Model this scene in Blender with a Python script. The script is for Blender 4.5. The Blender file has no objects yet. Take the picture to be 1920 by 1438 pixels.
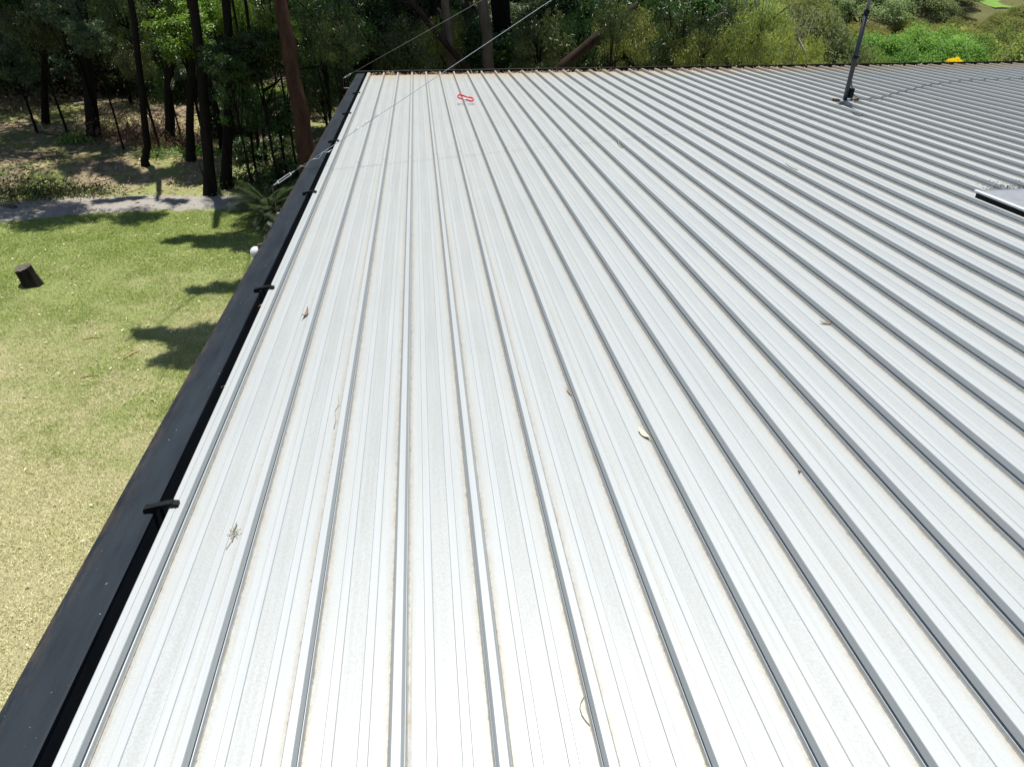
import bpy, math, random
import numpy as np
from mathutils import Vector, Matrix

S = bpy.context.scene
COL = S.collection
R = math.radians

# ------------------------------------------------------------------ camera
F, CX, CY = 1320.0, 960.0, 719.0           # focal length and centre of the 1920 px photograph
SLOPE, R0, HC = R(3.0), 4.2, 1.50          # roof pitch, roof height below the camera, eye height above the roof
d1 = np.array([777 - CX, -55 - CY, F]); d1 /= np.linalg.norm(d1)
Xv = (617866 + F * F) / 171.0
d2 = np.array([Xv - CX, 137 - .01545 * (Xv - 690) - CY, F])
d2 -= d1 * (d1 @ d2); d2 /= np.linalg.norm(d2)
up = np.cross(d1, d2); up = up if up[1] < 0 else -up
C2R = np.array([d2, d1, up])
RX = np.array([[1, 0, 0], [0, math.cos(SLOPE), math.sin(SLOPE)], [0, -math.sin(SLOPE), math.cos(SLOPE)]])
C2W = RX @ C2R
CAM = RX @ np.array([0, 0, HC]) + np.array([0, 0, R0])
ROOF = Matrix([[*RX[0], 0], [*RX[1], 0], [*RX[2], R0], [0, 0, 0, 1]])

cd = bpy.data.cameras.new('camera'); cam = bpy.data.objects.new('camera', cd); COL.objects.link(cam)
cd.sensor_width = 36; cd.lens = F / 1920 * 36; cd.clip_start = .05; cd.clip_end = 3000
rr, uu, ff = C2W @ [1, 0, 0], C2W @ [0, -1, 0], C2W @ [0, 0, 1]
cam.matrix_world = Matrix([[rr[0], uu[0], -ff[0], CAM[0]], [rr[1], uu[1], -ff[1], CAM[1]], [rr[2], uu[2], -ff[2], CAM[2]], [0, 0, 0, 1]])
S.camera = cam

# ------------------------------------------------------------------ light
EL, AZ = R(78.0), R(12.0)                  # high summer sun, a little right of straight ahead
W = bpy.data.worlds.new('World'); S.world = W; W.use_nodes = True
nt = W.node_tree; bg = nt.nodes['Background']
sky = nt.nodes.new('ShaderNodeTexSky'); sky.sky_type = 'NISHITA'; sky.sun_disc = False
sky.sun_elevation = EL; sky.sun_rotation = AZ; sky.air_density = 1.0; sky.dust_density = .6
nt.links.new(sky.outputs[0], bg.inputs[0]); bg.inputs[1].default_value = .07
sl = bpy.data.lights.new('sun', 'SUN'); sl.energy = 4.6; sl.angle = R(.53); sl.color = (1, .965, .90)
so = bpy.data.objects.new('sun', sl); COL.objects.link(so)
sund = Vector((math.sin(AZ) * math.cos(EL), math.cos(AZ) * math.cos(EL), math.sin(EL)))
so.rotation_euler = sund.to_track_quat('Z', 'Y').to_euler(); so.location = sund * 60
S.view_settings.view_transform = 'Standard'; S.view_settings.look = 'None'
S.view_settings.exposure = 0.60; S.view_settings.gamma = 1.0
SHX, SHY = sund.x / sund.z, sund.y / sund.z     # shadow run per metre of height

# ------------------------------------------------------------------ helpers
def ray(px, py): return C2W @ np.array([px - CX, py - CY, F])
def atz(px, py, z=0.):
    r = ray(px, py); t = (z - CAM[2]) / r[2]; return Vector(CAM + t * r)
def aty(px, py, y):
    r = ray(px, py); t = (y - CAM[1]) / r[1]; return Vector(CAM + t * r)
def atg(px, py):                              # where the sight line meets the terrain
    p = atz(px, py, 0.)
    for _ in range(12): p = atz(px, py, ground_z(p.x, p.y))
    return p
def onroof(px, py, h=0.):
    r = C2R @ np.array([px - CX, py - CY, F]); t = (h - HC) / r[2]
    return Vector(np.array([0, 0, HC]) + t * r)
def rw(p): return ROOF @ Vector(p)

def tag(o, label=None, cat=None, group=None, kind=None):
    if label: o['label'] = label
    if cat: o['category'] = cat
    if group: o['group'] = group
    if kind: o['kind'] = kind
    return o
def mesh(name, v, f, smooth=False):
    m = bpy.data.meshes.new(name)
    v = np.asarray(v, dtype=np.float32)
    if isinstance(f, np.ndarray):
        k = f.shape[1]; n = len(f)
        m.vertices.add(len(v)); m.vertices.foreach_set('co', v.ravel())
        m.loops.add(n * k); m.loops.foreach_set('vertex_index', f.astype(np.int32).ravel())
        m.polygons.add(n); m.polygons.foreach_set('loop_start', np.arange(0, n * k, k, dtype=np.int32))
        m.update(calc_edges=True)
    else:
        m.from_pydata([tuple(map(float, p)) for p in v], [], f)
    m.polygons.foreach_set('use_smooth', [bool(smooth)] * len(m.polygons))
    m.update(); return m
def obj(name, me, mat=None, parent=None, loc=None, rot=None, scale=None):
    o = bpy.data.objects.new(name, me); COL.objects.link(o)
    if mat is not None and me is not None and not me.materials: me.materials.append(mat)
    if parent: o.parent = parent
    if loc is not None: o.location = loc
    if rot is not None: o.rotation_euler = rot
    if scale is not None: o.scale = (scale,) * 3 if isinstance(scale, (int, float)) else scale
    return o
def empty(name, loc, rz=0, parent=None):
    o = bpy.data.objects.new(name, None); COL.objects.link(o); o.location = loc; o.rotation_euler[2] = rz
    o.empty_display_size = .2
    if parent: o.parent = parent
    return o
class MB:
    def __init__(s): s.v = []; s.f = []
    def add(s, v, f):
        k = len(s.v); s.v += [tuple(p) for p in v]; s.f += [tuple(i + k for i in q) for q in f]; return s
    def box(s, a, b):
        x0, y0, z0 = a; x1, y1, z1 = b
        return s.add([(x0, y0, z0), (x1, y0, z0), (x1, y1, z0), (x0, y1, z0), (x0, y0, z1), (x1, y0, z1), (x1, y1, z1), (x0, y1, z1)],
                     [(3, 2, 1, 0), (4, 5, 6, 7), (0, 1, 5, 4), (1, 2, 6, 5), (2, 3, 7, 6), (3, 0, 4, 7)])
    def extr(s, prof, y0, y1, close=False, seg=1):
        n = len(prof); vs = []
        for k in range(seg + 1):
            y = y0 + (y1 - y0) * k / seg; vs += [(p[0], y, p[1]) for p in prof]
        fs = []
        for k in range(seg):
            for i in range(n if close else n - 1):
                j = (i + 1) % n; fs.append((k * n + i, (k + 1) * n + i, (k + 1) * n + j, k * n + j))
        if close: fs += [tuple(range(n)), tuple(reversed([seg * n + i for i in range(n)]))]
        return s.add(vs, fs)
    def tube(s, pts, rad, n=8, cap=True):
        pts = [Vector(p) for p in pts]; rad = rad if isinstance(rad, (list, tuple)) else [rad] * len(pts)
        vs = []; fs = []; ref = None
        for i, p in enumerate(pts):
            t = (pts[min(i + 1, len(pts) - 1)] - pts[max(i - 1, 0)]).normalized()
            if ref is None: ref = t.orthogonal().normalized()
            ref = (ref - t * ref.dot(t)).normalized(); b = t.cross(ref)
            vs += [p + (ref * math.cos(2 * math.pi * k / n) + b * math.sin(2 * math.pi * k / n)) * rad[i] for k in range(n)]
        for i in range(len(pts) - 1):
            fs += [(i * n + k, i * n + (k + 1) % n, (i + 1) * n + (k + 1) % n, (i + 1) * n + k) for k in range(n)]
        if cap: fs += [tuple(reversed(range(n))), tuple((len(pts) - 1) * n + k for k in range(n))]
        return s.add(vs, fs)
    def mesh(s, name, smooth=False): return mesh(name, s.v, s.f, smooth)
    def build(s, name, mat, parent=None, smooth=False, **k): return obj(name, s.mesh(name, smooth), mat, parent, **k)

def vnoise(x, y, sc=1., seed=0):             # smooth value noise, vectorised
    x = np.asarray(x, float) / sc + seed * 17.3; y = np.asarray(y, float) / sc + seed * 9.1
    xi, yi = np.floor(x), np.floor(y); fx, fy = x - xi, y - yi
    fx = fx * fx * (3 - 2 * fx); fy = fy * fy * (3 - 2 * fy)
    h = lambda a, b: np.modf(np.abs(np.sin(a * 127.1 + b * 311.7) * 43758.5453))[0]
    return (h(xi, yi) * (1 - fx) + h(xi + 1, yi) * fx) * (1 - fy) + (h(xi, yi + 1) * (1 - fx) + h(xi + 1, yi + 1) * fx) * fy
def sst(a, b, x): t = np.clip((np.asarray(x, float) - a) / (b - a), 0, 1); return t * t * (3 - 2 * t)

# ------------------------------------------------------------------ materials
def mat(name):
    m = bpy.data.materials.new(name); m.use_nodes = True
    return m, m.node_tree, m.node_tree.nodes['Principled BSDF']
def N(t, k, **kw):
    n = t.nodes.new(k)
    for a, b in kw.items():
        if a in n.inputs: n.inputs[a].default_value = b
        else: setattr(n, a, b)
    return n
def noise(t, vec, scale, detail=4, rough=.6, stretch=None):
    if stretch:
        mp = N(t, 'ShaderNodeMapping'); mp.inputs['Scale'].default_value = stretch; t.links.new(vec, mp.inputs[0]); vec = mp.outputs[0]
    n = N(t, 'ShaderNodeTexNoise', Scale=scale, Detail=detail, Roughness=rough); t.links.new(vec, n.inputs['Vector']); return n.outputs[0]
def ramp(t, fac, stops):
    r = N(t, 'ShaderNodeValToRGB'); e = r.color_ramp.elements
    while len(e) < len(stops): e.new(.5)
    for i, (p, c) in enumerate(stops):
        e[i].position = p; e[i].color = (*c, 1) if len(c) == 3 else c
    t.links.new(fac, r.inputs[0]); return r.outputs[0]
def mix(t, fac, a, b, mode='MIX'):
    n = N(t, 'ShaderNodeMix', data_type='RGBA', blend_type=mode)
    for s, x in ((0, fac), (6, a), (7, b)):
        if isinstance(x, (int, float)): n.inputs[s].default_value = x
        elif isinstance(x, tuple): n.inputs[s].default_value = (*x, 1)
        else: t.links.new(x, n.inputs[s])
    return n.outputs[2]
def mth(t, op, a, b=0.):
    n = N(t, 'ShaderNodeMath', operation=op)
    for s, x in ((0, a), (1, b)):
        if isinstance(x, (int, float)): n.inputs[s].default_value = x
        else: t.links.new(x, n.inputs[s])
    return n.outputs[0]
def bump(t, b, h, strength=.3, dist=.01):
    n = N(t, 'ShaderNodeBump', Strength=strength, Distance=dist); t.links.new(h, n.inputs['Height']); t.links.new(n.outputs[0], b.inputs['Normal'])
def ocoord(t): return N(t, 'ShaderNodeTexCoord').outputs['Object']
def wpos(t): return N(t, 'ShaderNodeNewGeometry').outputs['Position']
def simple(name, c, rough=.6, metal=0., var=.25, scale=30., bmp=0., world=False):
    m, t, b = mat(name); v = wpos(t) if world else ocoord(t)
    n = noise(t, v, scale, 5)
    d = tuple(x * (1 - var) for x in c); l = tuple(min(1, x * (1 + var)) for x in c)
    t.links.new(ramp(t, n, [(.3, d), (.7, l)]), b.inputs['Base Color'])
    b.inputs['Roughness'].default_value = rough; b.inputs['Metallic'].default_value = metal
    if bmp: bump(t, b, n, .5, bmp)
    return m

def roof_metal():
    m, t, b = mat('weathered zinc roof sheet'); v = ocoord(t); wp = wpos(t)
    rnd = N(t, 'ShaderNodeObjectInfo').outputs['Random']
    dirt = N(t, 'ShaderNodeAttribute', attribute_name='dirt').outputs['Fac']
    clean = N(t, 'ShaderNodeAttribute', attribute_name='clean').outputs['Fac']
    streak = noise(t, wp, 1.0, 5, .7, (55, 1.1, 1))
    grain = noise(t, wp, 150, 4, .75)
    blot = noise(t, wp, 2.2, 5, .6)
    c = mix(t, ramp(t, streak, [(.3, (0,) * 3), (.7, (1,) * 3)]), (.345, .365, .362), (.41, .433, .433))
    c = mix(t, mth(t, 'MULTIPLY', clean, .35), c, (.43, .462, .475))
    g = mth(t, 'MULTIPLY', ramp(t, grain, [(.40, (1,) * 3), (.58, (0,) * 3)]), mth(t, 'SUBTRACT', .42, mth(t, 'MULTIPLY', clean, .32)))
    c = mix(t, g, c, (.27, .27, .262))
    c = mix(t, mth(t, 'MULTIPLY', ramp(t, blot, [(.45, (0,) * 3), (.75, (1,) * 3)]), .14), c, (.37, .355, .32))
    # dirt that settles along the foot of each rib
    dn = noise(t, wp, 1., 5, .75, (60, 16, 1))
    dm = mth(t, 'MULTIPLY', dirt, ramp(t, dn, [(.36, (.12,) * 3), (.62, (1,) * 3)]))
    c = mix(t, mth(t, 'MULTIPLY', dm, .75), c, (.31, .26, .185))
    dk = mth(t, 'MULTIPLY', mth(t, 'POWER', dirt, 3.), ramp(t, noise(t, wp, 1., 4, .8, (90, 45, 1)), [(.50, (0,) * 3), (.66, (1,) * 3)]))
    c = mix(t, mth(t, 'MULTIPLY', dk, .7), c, (.12, .095, .065))
    # tannin stain at the low end of the sheets
    sx = N(t, 'ShaderNodeSeparateXYZ'); t.links.new(v, sx.inputs[0])
    e = mth(t, 'ADD', sx.outputs[1], mth(t, 'MULTIPLY', noise(t, wp, 1., 4, .6, (9, 1.5, 1)), .9))
    c = mix(t, mth(t, 'MULTIPLY', ramp(t, mth(t, 'SUBTRACT', e, 12.35), [(.0, (0,) * 3), (.9, (1,) * 3)]), .75), c, (.40, .33, .225))
    c = mix(t, mth(t, 'MULTIPLY', mth(t, 'SUBTRACT', rnd, .5), .12), c, (.3, .3, .3))
    t.links.new(c, b.inputs['Base Color'])
    b.inputs['Metallic'].default_value = .30
    t.links.new(ramp(t, blot, [(.3, (.47,) * 3), (.7, (.51,) * 3)]), b.inputs['Roughness'])
    bump(t, b, grain, .10, .002)
    return m

def leafmat(name, a, bcol, rough=.42, trans=.28, spec=.5):
    m, t, b = mat(name)
    ti = N(t, 'ShaderNodeAttribute', attribute_name='tint').outputs['Fac']
    rnd = N(t, 'ShaderNodeObjectInfo').outputs['Random']
    c = mix(t, ti, a, bcol)
    h = N(t, 'ShaderNodeHueSaturation'); t.links.new(c, h.inputs['Color'])
    t.links.new(mth(t, 'ADD', mth(t, 'MULTIPLY', rnd, .05), .475), h.inputs['Hue'])
    t.links.new(mth(t, 'ADD', mth(t, 'MULTIPLY', rnd, .6), .70), h.inputs['Value'])
    t.links.new(h.outputs[0], b.inputs['Base Color']); b.inputs['Roughness'].default_value = rough
    b.inputs['Specular IOR Level'].default_value = spec
    tr = N(t, 'ShaderNodeBsdfTranslucent'); t.links.new(mix(t, 1., h.outputs[0], (1.3, 1.5, .7), 'MULTIPLY'), tr.inputs[0])
    ms = N(t, 'ShaderNodeMixShader'); ms.inputs[0].default_value = trans
    t.links.new(b.outputs[0], ms.inputs[1]); t.links.new(tr.outputs[0], ms.inputs[2])
    t.links.new(ms.outputs[0], t.nodes['Material Output'].inputs[0]); return m

def barkmat(name, a, bcol, scale=6.):
    m, t, b = mat(name); v = wpos(t)
    n = noise(t, v, scale, 6, .65, (1, 1, .18)); n2 = noise(t, v, 1.3, 4)
    c = mix(t, n2, ramp(t, n, [(.32, a), (.68, bcol)]), tuple(x * .7 for x in a))
    t.links.new(c, b.inputs['Base Color']); b.inputs['Roughness'].default_value = .9; b.inputs['Specular IOR Level'].default_value = .12
    bump(t, b, n, .8, .03); return m

M = dict(
    roof=roof_metal(),
    lead=simple('dull grey flashing', (.22, .235, .25), .55, .2, .15, 12),
    dark=None,
    black=simple('black painted steel', (.012, .012, .013), .5, 0, .4, 60),
    steel=simple('galvanised steel', (.42, .43, .44), .45, .7, .2, 60),
    wire=simple('dull wire', (.26, .28, .30), .6, .4, .2, 60),
    mast=simple('dark grey mast tube', (.035, .04, .05), .45, .3, .25, 25),
    mastup=simple('grey galvanised upper tube', (.10, .108, .12), .42, .4, .2, 25),
    rusty=simple('rust brown bracket', (.11, .075, .055), .8, .1, .5, 40),
    cable=simple('weathered black cable', (.06, .065, .07), .6, 0, .3, 50),
    red=simple('red plastic', (.62, .02, .035), .38, 0, .15, 40),
    white=simple('white plastic', (.62, .64, .67), .4, 0, .05, 30),
    blue=simple('pale blue plastic', (.25, .38, .66), .35, 0, .1, 30),
    wall=simple('cream rendered wall', (.52, .48, .40), .85, 0, .12, 4, .003),
    soffit=simple('eave lining board', (.6, .58, .54), .8, 0, .08, 4),
    batten=simple('timber batten', (.22, .16, .10), .85, 0, .3, 9),
    litter=leafmat('dead brown leaf', (.13, .08, .045), (.42, .30, .18), .7, .05),
    soot=leafmat('dark leaf crumbs', (.05, .04, .033), (.16, .13, .105), .9, .02, .1),
    lawnleaf=leafmat('pale dry leaf', (.34, .25, .15), (.72, .64, .46), .7, .05),
    stick=simple('dry orange stick', (.34, .19, .09), .8, 0, .3, 30),
    paleleaf=simple('cream dead leaf', (.62, .57, .36), .6, 0, .2, 60),
    brownleaf=simple('brown curled leaf', (.20, .14, .09), .7, 0, .35, 90),
    grass_dry=simple('dry grass stems', (.26, .23, .15), .8, 0, .4, 90),
    stump=barkmat('weathered stump wood', (.016, .013, .010), (.055, .045, .038), 9.),
    stumptop=simple('cut stump face', (.10, .085, .068), .9, 0, .4, 14, .01),
    bark_dark=barkmat('dark gum bark', (.009, .007, .006), (.032, .025, .021)),
    bark_red=barkmat('red brown bark', (.040, .020, .015), (.15, .075, .052), 9.),
    bark_brown=barkmat('dim brown bark', (.022, .014, .011), (.085, .055, .042), 8.),
    bark_grey=barkmat('grey brown bark', (.10, .075, .06), (.24, .19, .155), 5.),
    bark_pale=barkmat('pale gum bark', (.30, .27, .23), (.58, .54, .47), 4.),
    gum=leafmat('olive gum leaf', (.022, .034, .012), (.115, .135, .045), .38),
    gumy=leafmat('yellow olive gum leaf', (.11, .125, .028), (.26, .26, .07), .42),
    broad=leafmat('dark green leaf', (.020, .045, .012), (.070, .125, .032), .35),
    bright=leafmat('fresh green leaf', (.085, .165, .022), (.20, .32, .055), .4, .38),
    blueg=leafmat('grey green leaf', (.055, .085, .045), (.15, .195, .11), .45),
    frond=leafmat('palm frond leaf', (.022, .045, .015), (.06, .10, .035), .33),
    brush=leafmat('dry brush', (.10, .06, .035), (.22, .14, .09), .8, .1),
    yellow=leafmat('yellow blossom', (.80, .56, .015), (.92, .76, .04), .7, .25, .1),
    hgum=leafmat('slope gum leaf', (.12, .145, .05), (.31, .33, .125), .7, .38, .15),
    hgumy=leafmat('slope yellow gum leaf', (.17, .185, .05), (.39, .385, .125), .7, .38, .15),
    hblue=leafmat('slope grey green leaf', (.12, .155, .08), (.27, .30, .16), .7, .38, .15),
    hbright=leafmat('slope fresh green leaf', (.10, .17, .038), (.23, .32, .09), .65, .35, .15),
    hdark=leafmat('far dark leaf', (.018, .034, .012), (.05, .08, .028), .7, .25, .15),
    housewall=simple('far house wall', (.10, .09, .10), .8, 0, .2, 3),
    houseroof=simple('dark tin roof', (.035, .033, .045), .5, .2, .2, 3),
    glass=simple('dark window glass', (.02, .025, .03), .08, 0, .1, 3),
)
def barge_mat():
    m, t, b = mat('charcoal painted capping'); wp = wpos(t)
    n = noise(t, wp, 1., 5, .65, (14, 2.2, 5)); g = noise(t, wp, 160, 3, .7)
    c = ramp(t, n, [(.3, (.007, .0115, .017)), (.7, (.015, .022, .030))])
    sp = ramp(t, noise(t, wp, 75, 2, .5), [(.74, (0,) * 3), (.79, (1,) * 3)])
    c = mix(t, mth(t, 'MULTIPLY', sp, .6), c, (.34, .32, .29))
    at = N(t, 'ShaderNodeAttribute', attribute_name='dirt').outputs['Fac']
    dn = ramp(t, noise(t, wp, 1., 5, .75, (40, 9, 20)), [(.42, (0,) * 3), (.66, (1,) * 3)])
    c = mix(t, mth(t, 'MULTIPLY', mth(t, 'MULTIPLY', at, dn), .6), c, (.10, .065, .04))
    t.links.new(c, b.inputs['Base Color'])
    t.links.new(ramp(t, n, [(.3, (.50,) * 3), (.7, (.65,) * 3)]), b.inputs['Roughness'])
    b.inputs['Specular IOR Level'].default_value = .22
    bump(t, b, g, .15, .002); return m
M['dark'] = barge_mat()
M['black'].node_tree.nodes['Principled BSDF'].inputs['Specular IOR Level'].default_value = .12

# ------------------------------------------------------------------ terrain
def ground_z(x, y):
    x = np.asarray(x, float); y = np.asarray(y, float)
    v = sst(3, 17, x) * sst(17, 42, y)
    z = -8.2 * v + sst(52, 100, y) * 6.5 * v + np.clip(y - 100, 0, 400) * .10
    left = 1 - sst(-2, 9, x)
    z = z + left * (np.clip(y - 18.6, 0, 60) * .006 + .28 * sst(18.6, 19.8, y))
    lawn = (1 - sst(14.5, 16.2, y)) * (1 - sst(-3, 1, x))
    z = z + lawn * (.10 * (vnoise(x, y, 2.6, 1) - .5) + .05 * (vnoise(x, y, .9, 2) - .5))
    z = z + .16 * np.exp(-((x + 5.9) ** 2 / 1.6 + (y - 13.9) ** 2 / .5)) + .10 * np.exp(-((x + 7.6) ** 2 / .7 + (y - 13.1) ** 2 / .3))
    wood = sst(19.4, 21.5, y)
    z = z + wood * (.25 * (vnoise(x, y, 3.1, 3) - .5) + .10 * (vnoise(x, y, 1.1, 4) - .5))
    return z if z.ndim else float(z)
def gz(x, y): return float(ground_z(x, y))

def axis(parts): return np.unique(np.concatenate([np.arange(a, b, s) for a, b, s in parts]))
gx = axis([(-600, -60, 45), (-60, -24, 4), (-24, 4, .22), (4, 60, 1.5), (60, 601, 45)])
gy = axis([(-400, -20, 40), (-20, 0, 2), (0, 32, .22), (32, 110, 1.5), (110, 901, 40)])
XX, YY = np.meshgrid(gx, gy); ZZ = ground_z(XX, YY)
nx, ny = len(gx), len(gy); idx = np.arange(nx * ny).reshape(ny, nx)
gf = np.stack([idx[:-1, :-1], idx[:-1, 1:], idx[1:, 1:], idx[1:, :-1]], -1).reshape(-1, 4)

def ground_mat():
    m, t, b = mat('lawn and forest floor'); p = wpos(t)
    sx = N(t, 'ShaderNodeSeparateXYZ'); t.links.new(p, sx.inputs[0])
    n1 = noise(t, p, .42, 5, .6); n2 = noise(t, p, 2.4, 5, .65); n3 = noise(t, p, 26, 4, .7)
    dry = mix(t, n3, (.26, .235, .12), (.44, .40, .235)); green = mix(t, n3, (.18, .215, .07), (.32, .35, .15))
    far = mth(t, 'MULTIPLY', mth(t, 'SUBTRACT', sx.outputs[1], 9.5), .11)
    k = mth(t, 'ADD', mth(t, 'ADD', mth(t, 'MULTIPLY', n1, 2.1), mth(t, 'MULTIPLY', n2, 1.1)), mth(t, 'SUBTRACT', far, 1.08))
    lawn = mix(t, ramp(t, k, [(.25, (0,) * 3), (.85, (1,) * 3)]), dry, green)
    lawn = mix(t, ramp(t, noise(t, p, .9, 5, .65), [(.60, (0,) * 3), (.74, (.75,) * 3)]), lawn, (.27, .215, .15))
    floor = mix(t, ramp(t, noise(t, p, 7, 5, .7), [(.35, (0,) * 3), (.65, (1,) * 3)]), (.17, .128, .085), (.40, .32, .215))
    floor = mix(t, ramp(t, noise(t, p, .55, 5, .65), [(.44, (0,) * 3), (.58, (1,) * 3)]), floor, mix(t, n3, (.14, .18, .05), (.31, .33, .12)))
    wd = mth(t, 'MULTIPLY', mth(t, 'SUBTRACT', mth(t, 'ADD', sx.outputs[1], mth(t, 'MULTIPLY', n2, 2.)), 18.6), .7)
    c = mix(t, ramp(t, wd, [(0, (0,) * 3), (1, (1,) * 3)]), lawn, floor)
    sl_ = ramp(t, mth(t, 'MULTIPLY', mth(t, 'SUBTRACT', sx.outputs[1], 32.), .1), [(0, (0,) * 3), (1, (1,) * 3)])
    c = mix(t, sl_, c, mix(t, noise(t, p, .3, 5, .7), (.05, .06, .02), (.17, .16, .07)))
    t.links.new(c, b.inputs['Base Color']); b.inputs['Roughness'].default_value = .95; b.inputs['Specular IOR Level'].default_value = .1
    bump(t, b, mth(t, 'ADD', n3, noise(t, p, 90, 3)), .7, .03); return m
gmesh = mesh('ground', np.stack([XX, YY, ZZ], -1).reshape(-1, 3), gf, True)
tag(obj('ground', gmesh, ground_mat()), kind='structure')

# road: a strip of old asphalt across the foot of the wood
edge_far = [(-34, 11.5), (-22, 14.6), (-15, 16.6), (-10.05, 17.75), (-8.38, 18.02), (-6.5, 17.98), (-4.95, 17.75), (-3.6, 17.35), (-1.5, 17.0), (3, 16.9), (12, 17.4)]
edge_near = [(-33, 9.4), (-21.4, 12.8), (-14.4, 15.0), (-9.47, 16.30), (-7.94, 16.72), (-6.2, 16.80), (-4.75, 16.72), (-3.6, 16.45), (-1.5, 15.4), (3, 15.0), (12, 15.3)]
def dens(pts, n=8):
    out = []
    for a, b in zip(pts, pts[1:]): out += [(a[0] + (b[0] - a[0]) * k / n, a[1] + (b[1] - a[1]) * k / n) for k in range(n)]
    return out + [pts[-1]]
ef, en = dens(edge_far), dens(edge_near); rows = []
rg = random.Random(3)
for a, b in zip(ef, en):
    ja, jb = rg.uniform(-.06, .06), rg.uniform(-.07, .07)
    for k in range(7):
        u = k / 6; x = a[0] * (1 - u) + b[0] * u; y = (a[1] + ja) * (1 - u) + (b[1] + jb) * u
        rows.append((x, y, gz(x, y) + (.02 + .035 * math.sin(math.pi * u) if 0 < k < 6 else -.01)))
nr = len(ef); rf = [(i * 7 + k, i * 7 + k + 1, (i + 1) * 7 + k + 1, (i + 1) * 7 + k) for i in range(nr - 1) for k in range(6)]
def road_mat():
    m, t, b = mat('old grey asphalt'); p = wpos(t)
    c = ramp(t, noise(t, p, 60, 4, .8), [(.3, (.19, .178, .16)), (.7, (.34, .32, .29))])
    c = mix(t, ramp(t, noise(t, p, 1.6, 5, .7), [(.45, (0,) * 3), (.7, (.7,) * 3)]), c, (.26, .215, .165))
    t.links.new(c, b.inputs['Base Color']); b.inputs['Roughness'].default_value = .9; bump(t, b, noise(t, p, 120, 3), .5, .008); return m
tag(obj('road', mesh('road', rows, rf, True), road_mat()), kind='structure')
def road_y(x):
    return (float(np.interp(x, [e[0] for e in edge_near], [e[1] for e in edge_near])), float(np.interp(x, [e[0] for e in edge_far], [e[1] for e in edge_far])))

# ------------------------------------------------------------------ the building
PITCH, X0 = .2312, -.836                    # rib spacing, centre of the edge rib
Y0, Y1 = -3.6, 12.83                        # high end behind the camera, low end at the eave gutter
NS = 23                                     # sheets of three ribs
XR = X0 + NS * 3 * PITCH
bld = empty('building', (0, 0, 0))
tag(bld, 'low building with a ribbed pale metal roof and charcoal edge capping', 'building')
zf = lambda y: R0 - math.sin(SLOPE) * y
def wallbox(name, x0, y0, x1, y1):
    mb = MB(); b0, b1 = -.8, -.22
    vs = [(x0, y0, b0), (x1, y0, b0), (x1, y1, b0), (x0, y1, b0)] + [(x, y, zf(y) + b1) for x, y in ((x0, y0), (x1, y0), (x1, y1), (x0, y1))]
    if x0 > 3: vs = [(v[0], v[1], v[2] - 9 if k < 4 else v[2]) for k, v in enumerate(vs)]
    mb.add(vs, [(3, 2, 1, 0), (4, 5, 6, 7), (0, 1, 5, 4), (1, 2, 6, 5), (2, 3, 7, 6), (3, 0, 4, 7)]); return mb.build(name, M['wall'], bld)
wallbox('wall', -.78, Y0 + .3, -.58, Y1 - .45)
wallbox('wall', XR - .3, Y0 + .3, XR - .1, Y1 - .45)
mb = MB(); x0, x1, yw = -.575, XR - .305, Y1 - .66
mb.add([(x0, yw, -9), (x1, yw, -9), (x1, yw + .2, -9), (x0, yw + .2, -9)] + [(x, y, zf(y) - .225) for x, y in ((x0, yw), (x1, yw), (x1, yw + .2), (x0, yw + .2))],
       [(3, 2, 1, 0), (4, 5, 6, 7), (0, 1, 5, 4), (1, 2, 6, 5), (2, 3, 7, 6), (3, 0, 4, 7)]); mb.build('wall', M['wall'], bld)
# roof deck carries the sheets
roof = MB().box((X0 - .0, Y0, -.19), (XR, Y1 - .06, -.012)).build('roof', M['batten'], bld); roof.matrix_local = ROOF

def ribprof(c, end=False):
    """right-hand side up and over a rib centred at c: (x, z, dirt, clean)"""
    h = [(-.0225, 0., 1., 0.), (-.0200, .0030, .5, .3), (-.0176, .0125, 0, 1), (-.0098, .0140, .0, 1), (-.0098, .0205, 0, 1), (-.0164, .0222, 0, 1), (-.0112, .0412, 0, 1), (-.0098, .0430, 0, 1)]
    r = [(c + x, z, d, q) for x, z, d, q in h] + [(c - x, z, d, q) for x, z, d, q in reversed(h)]
    return r
def panprof(a, b):
    w = b - a; o = []
    for u, z, d, q in ((.055, 0, .30, .3), (.12, 0, .05, .8), (.222, 0, .10, .7), (.234, .0026, 0, 1), (.346, .0026, 0, 1), (.358, 0, .10, .3), (.45, 0, .03, 0), (.55, 0, .03, 0),
                       (.642, 0, .10, .3), (.654, .0026, 0, 1), (.766, .0026, 0, 1), (.778, 0, .10, .7), (.88, 0, .05, .8), (.945, 0, .30, .3)):
        o.append((a + w * u, z, d, q))
    return o
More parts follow.
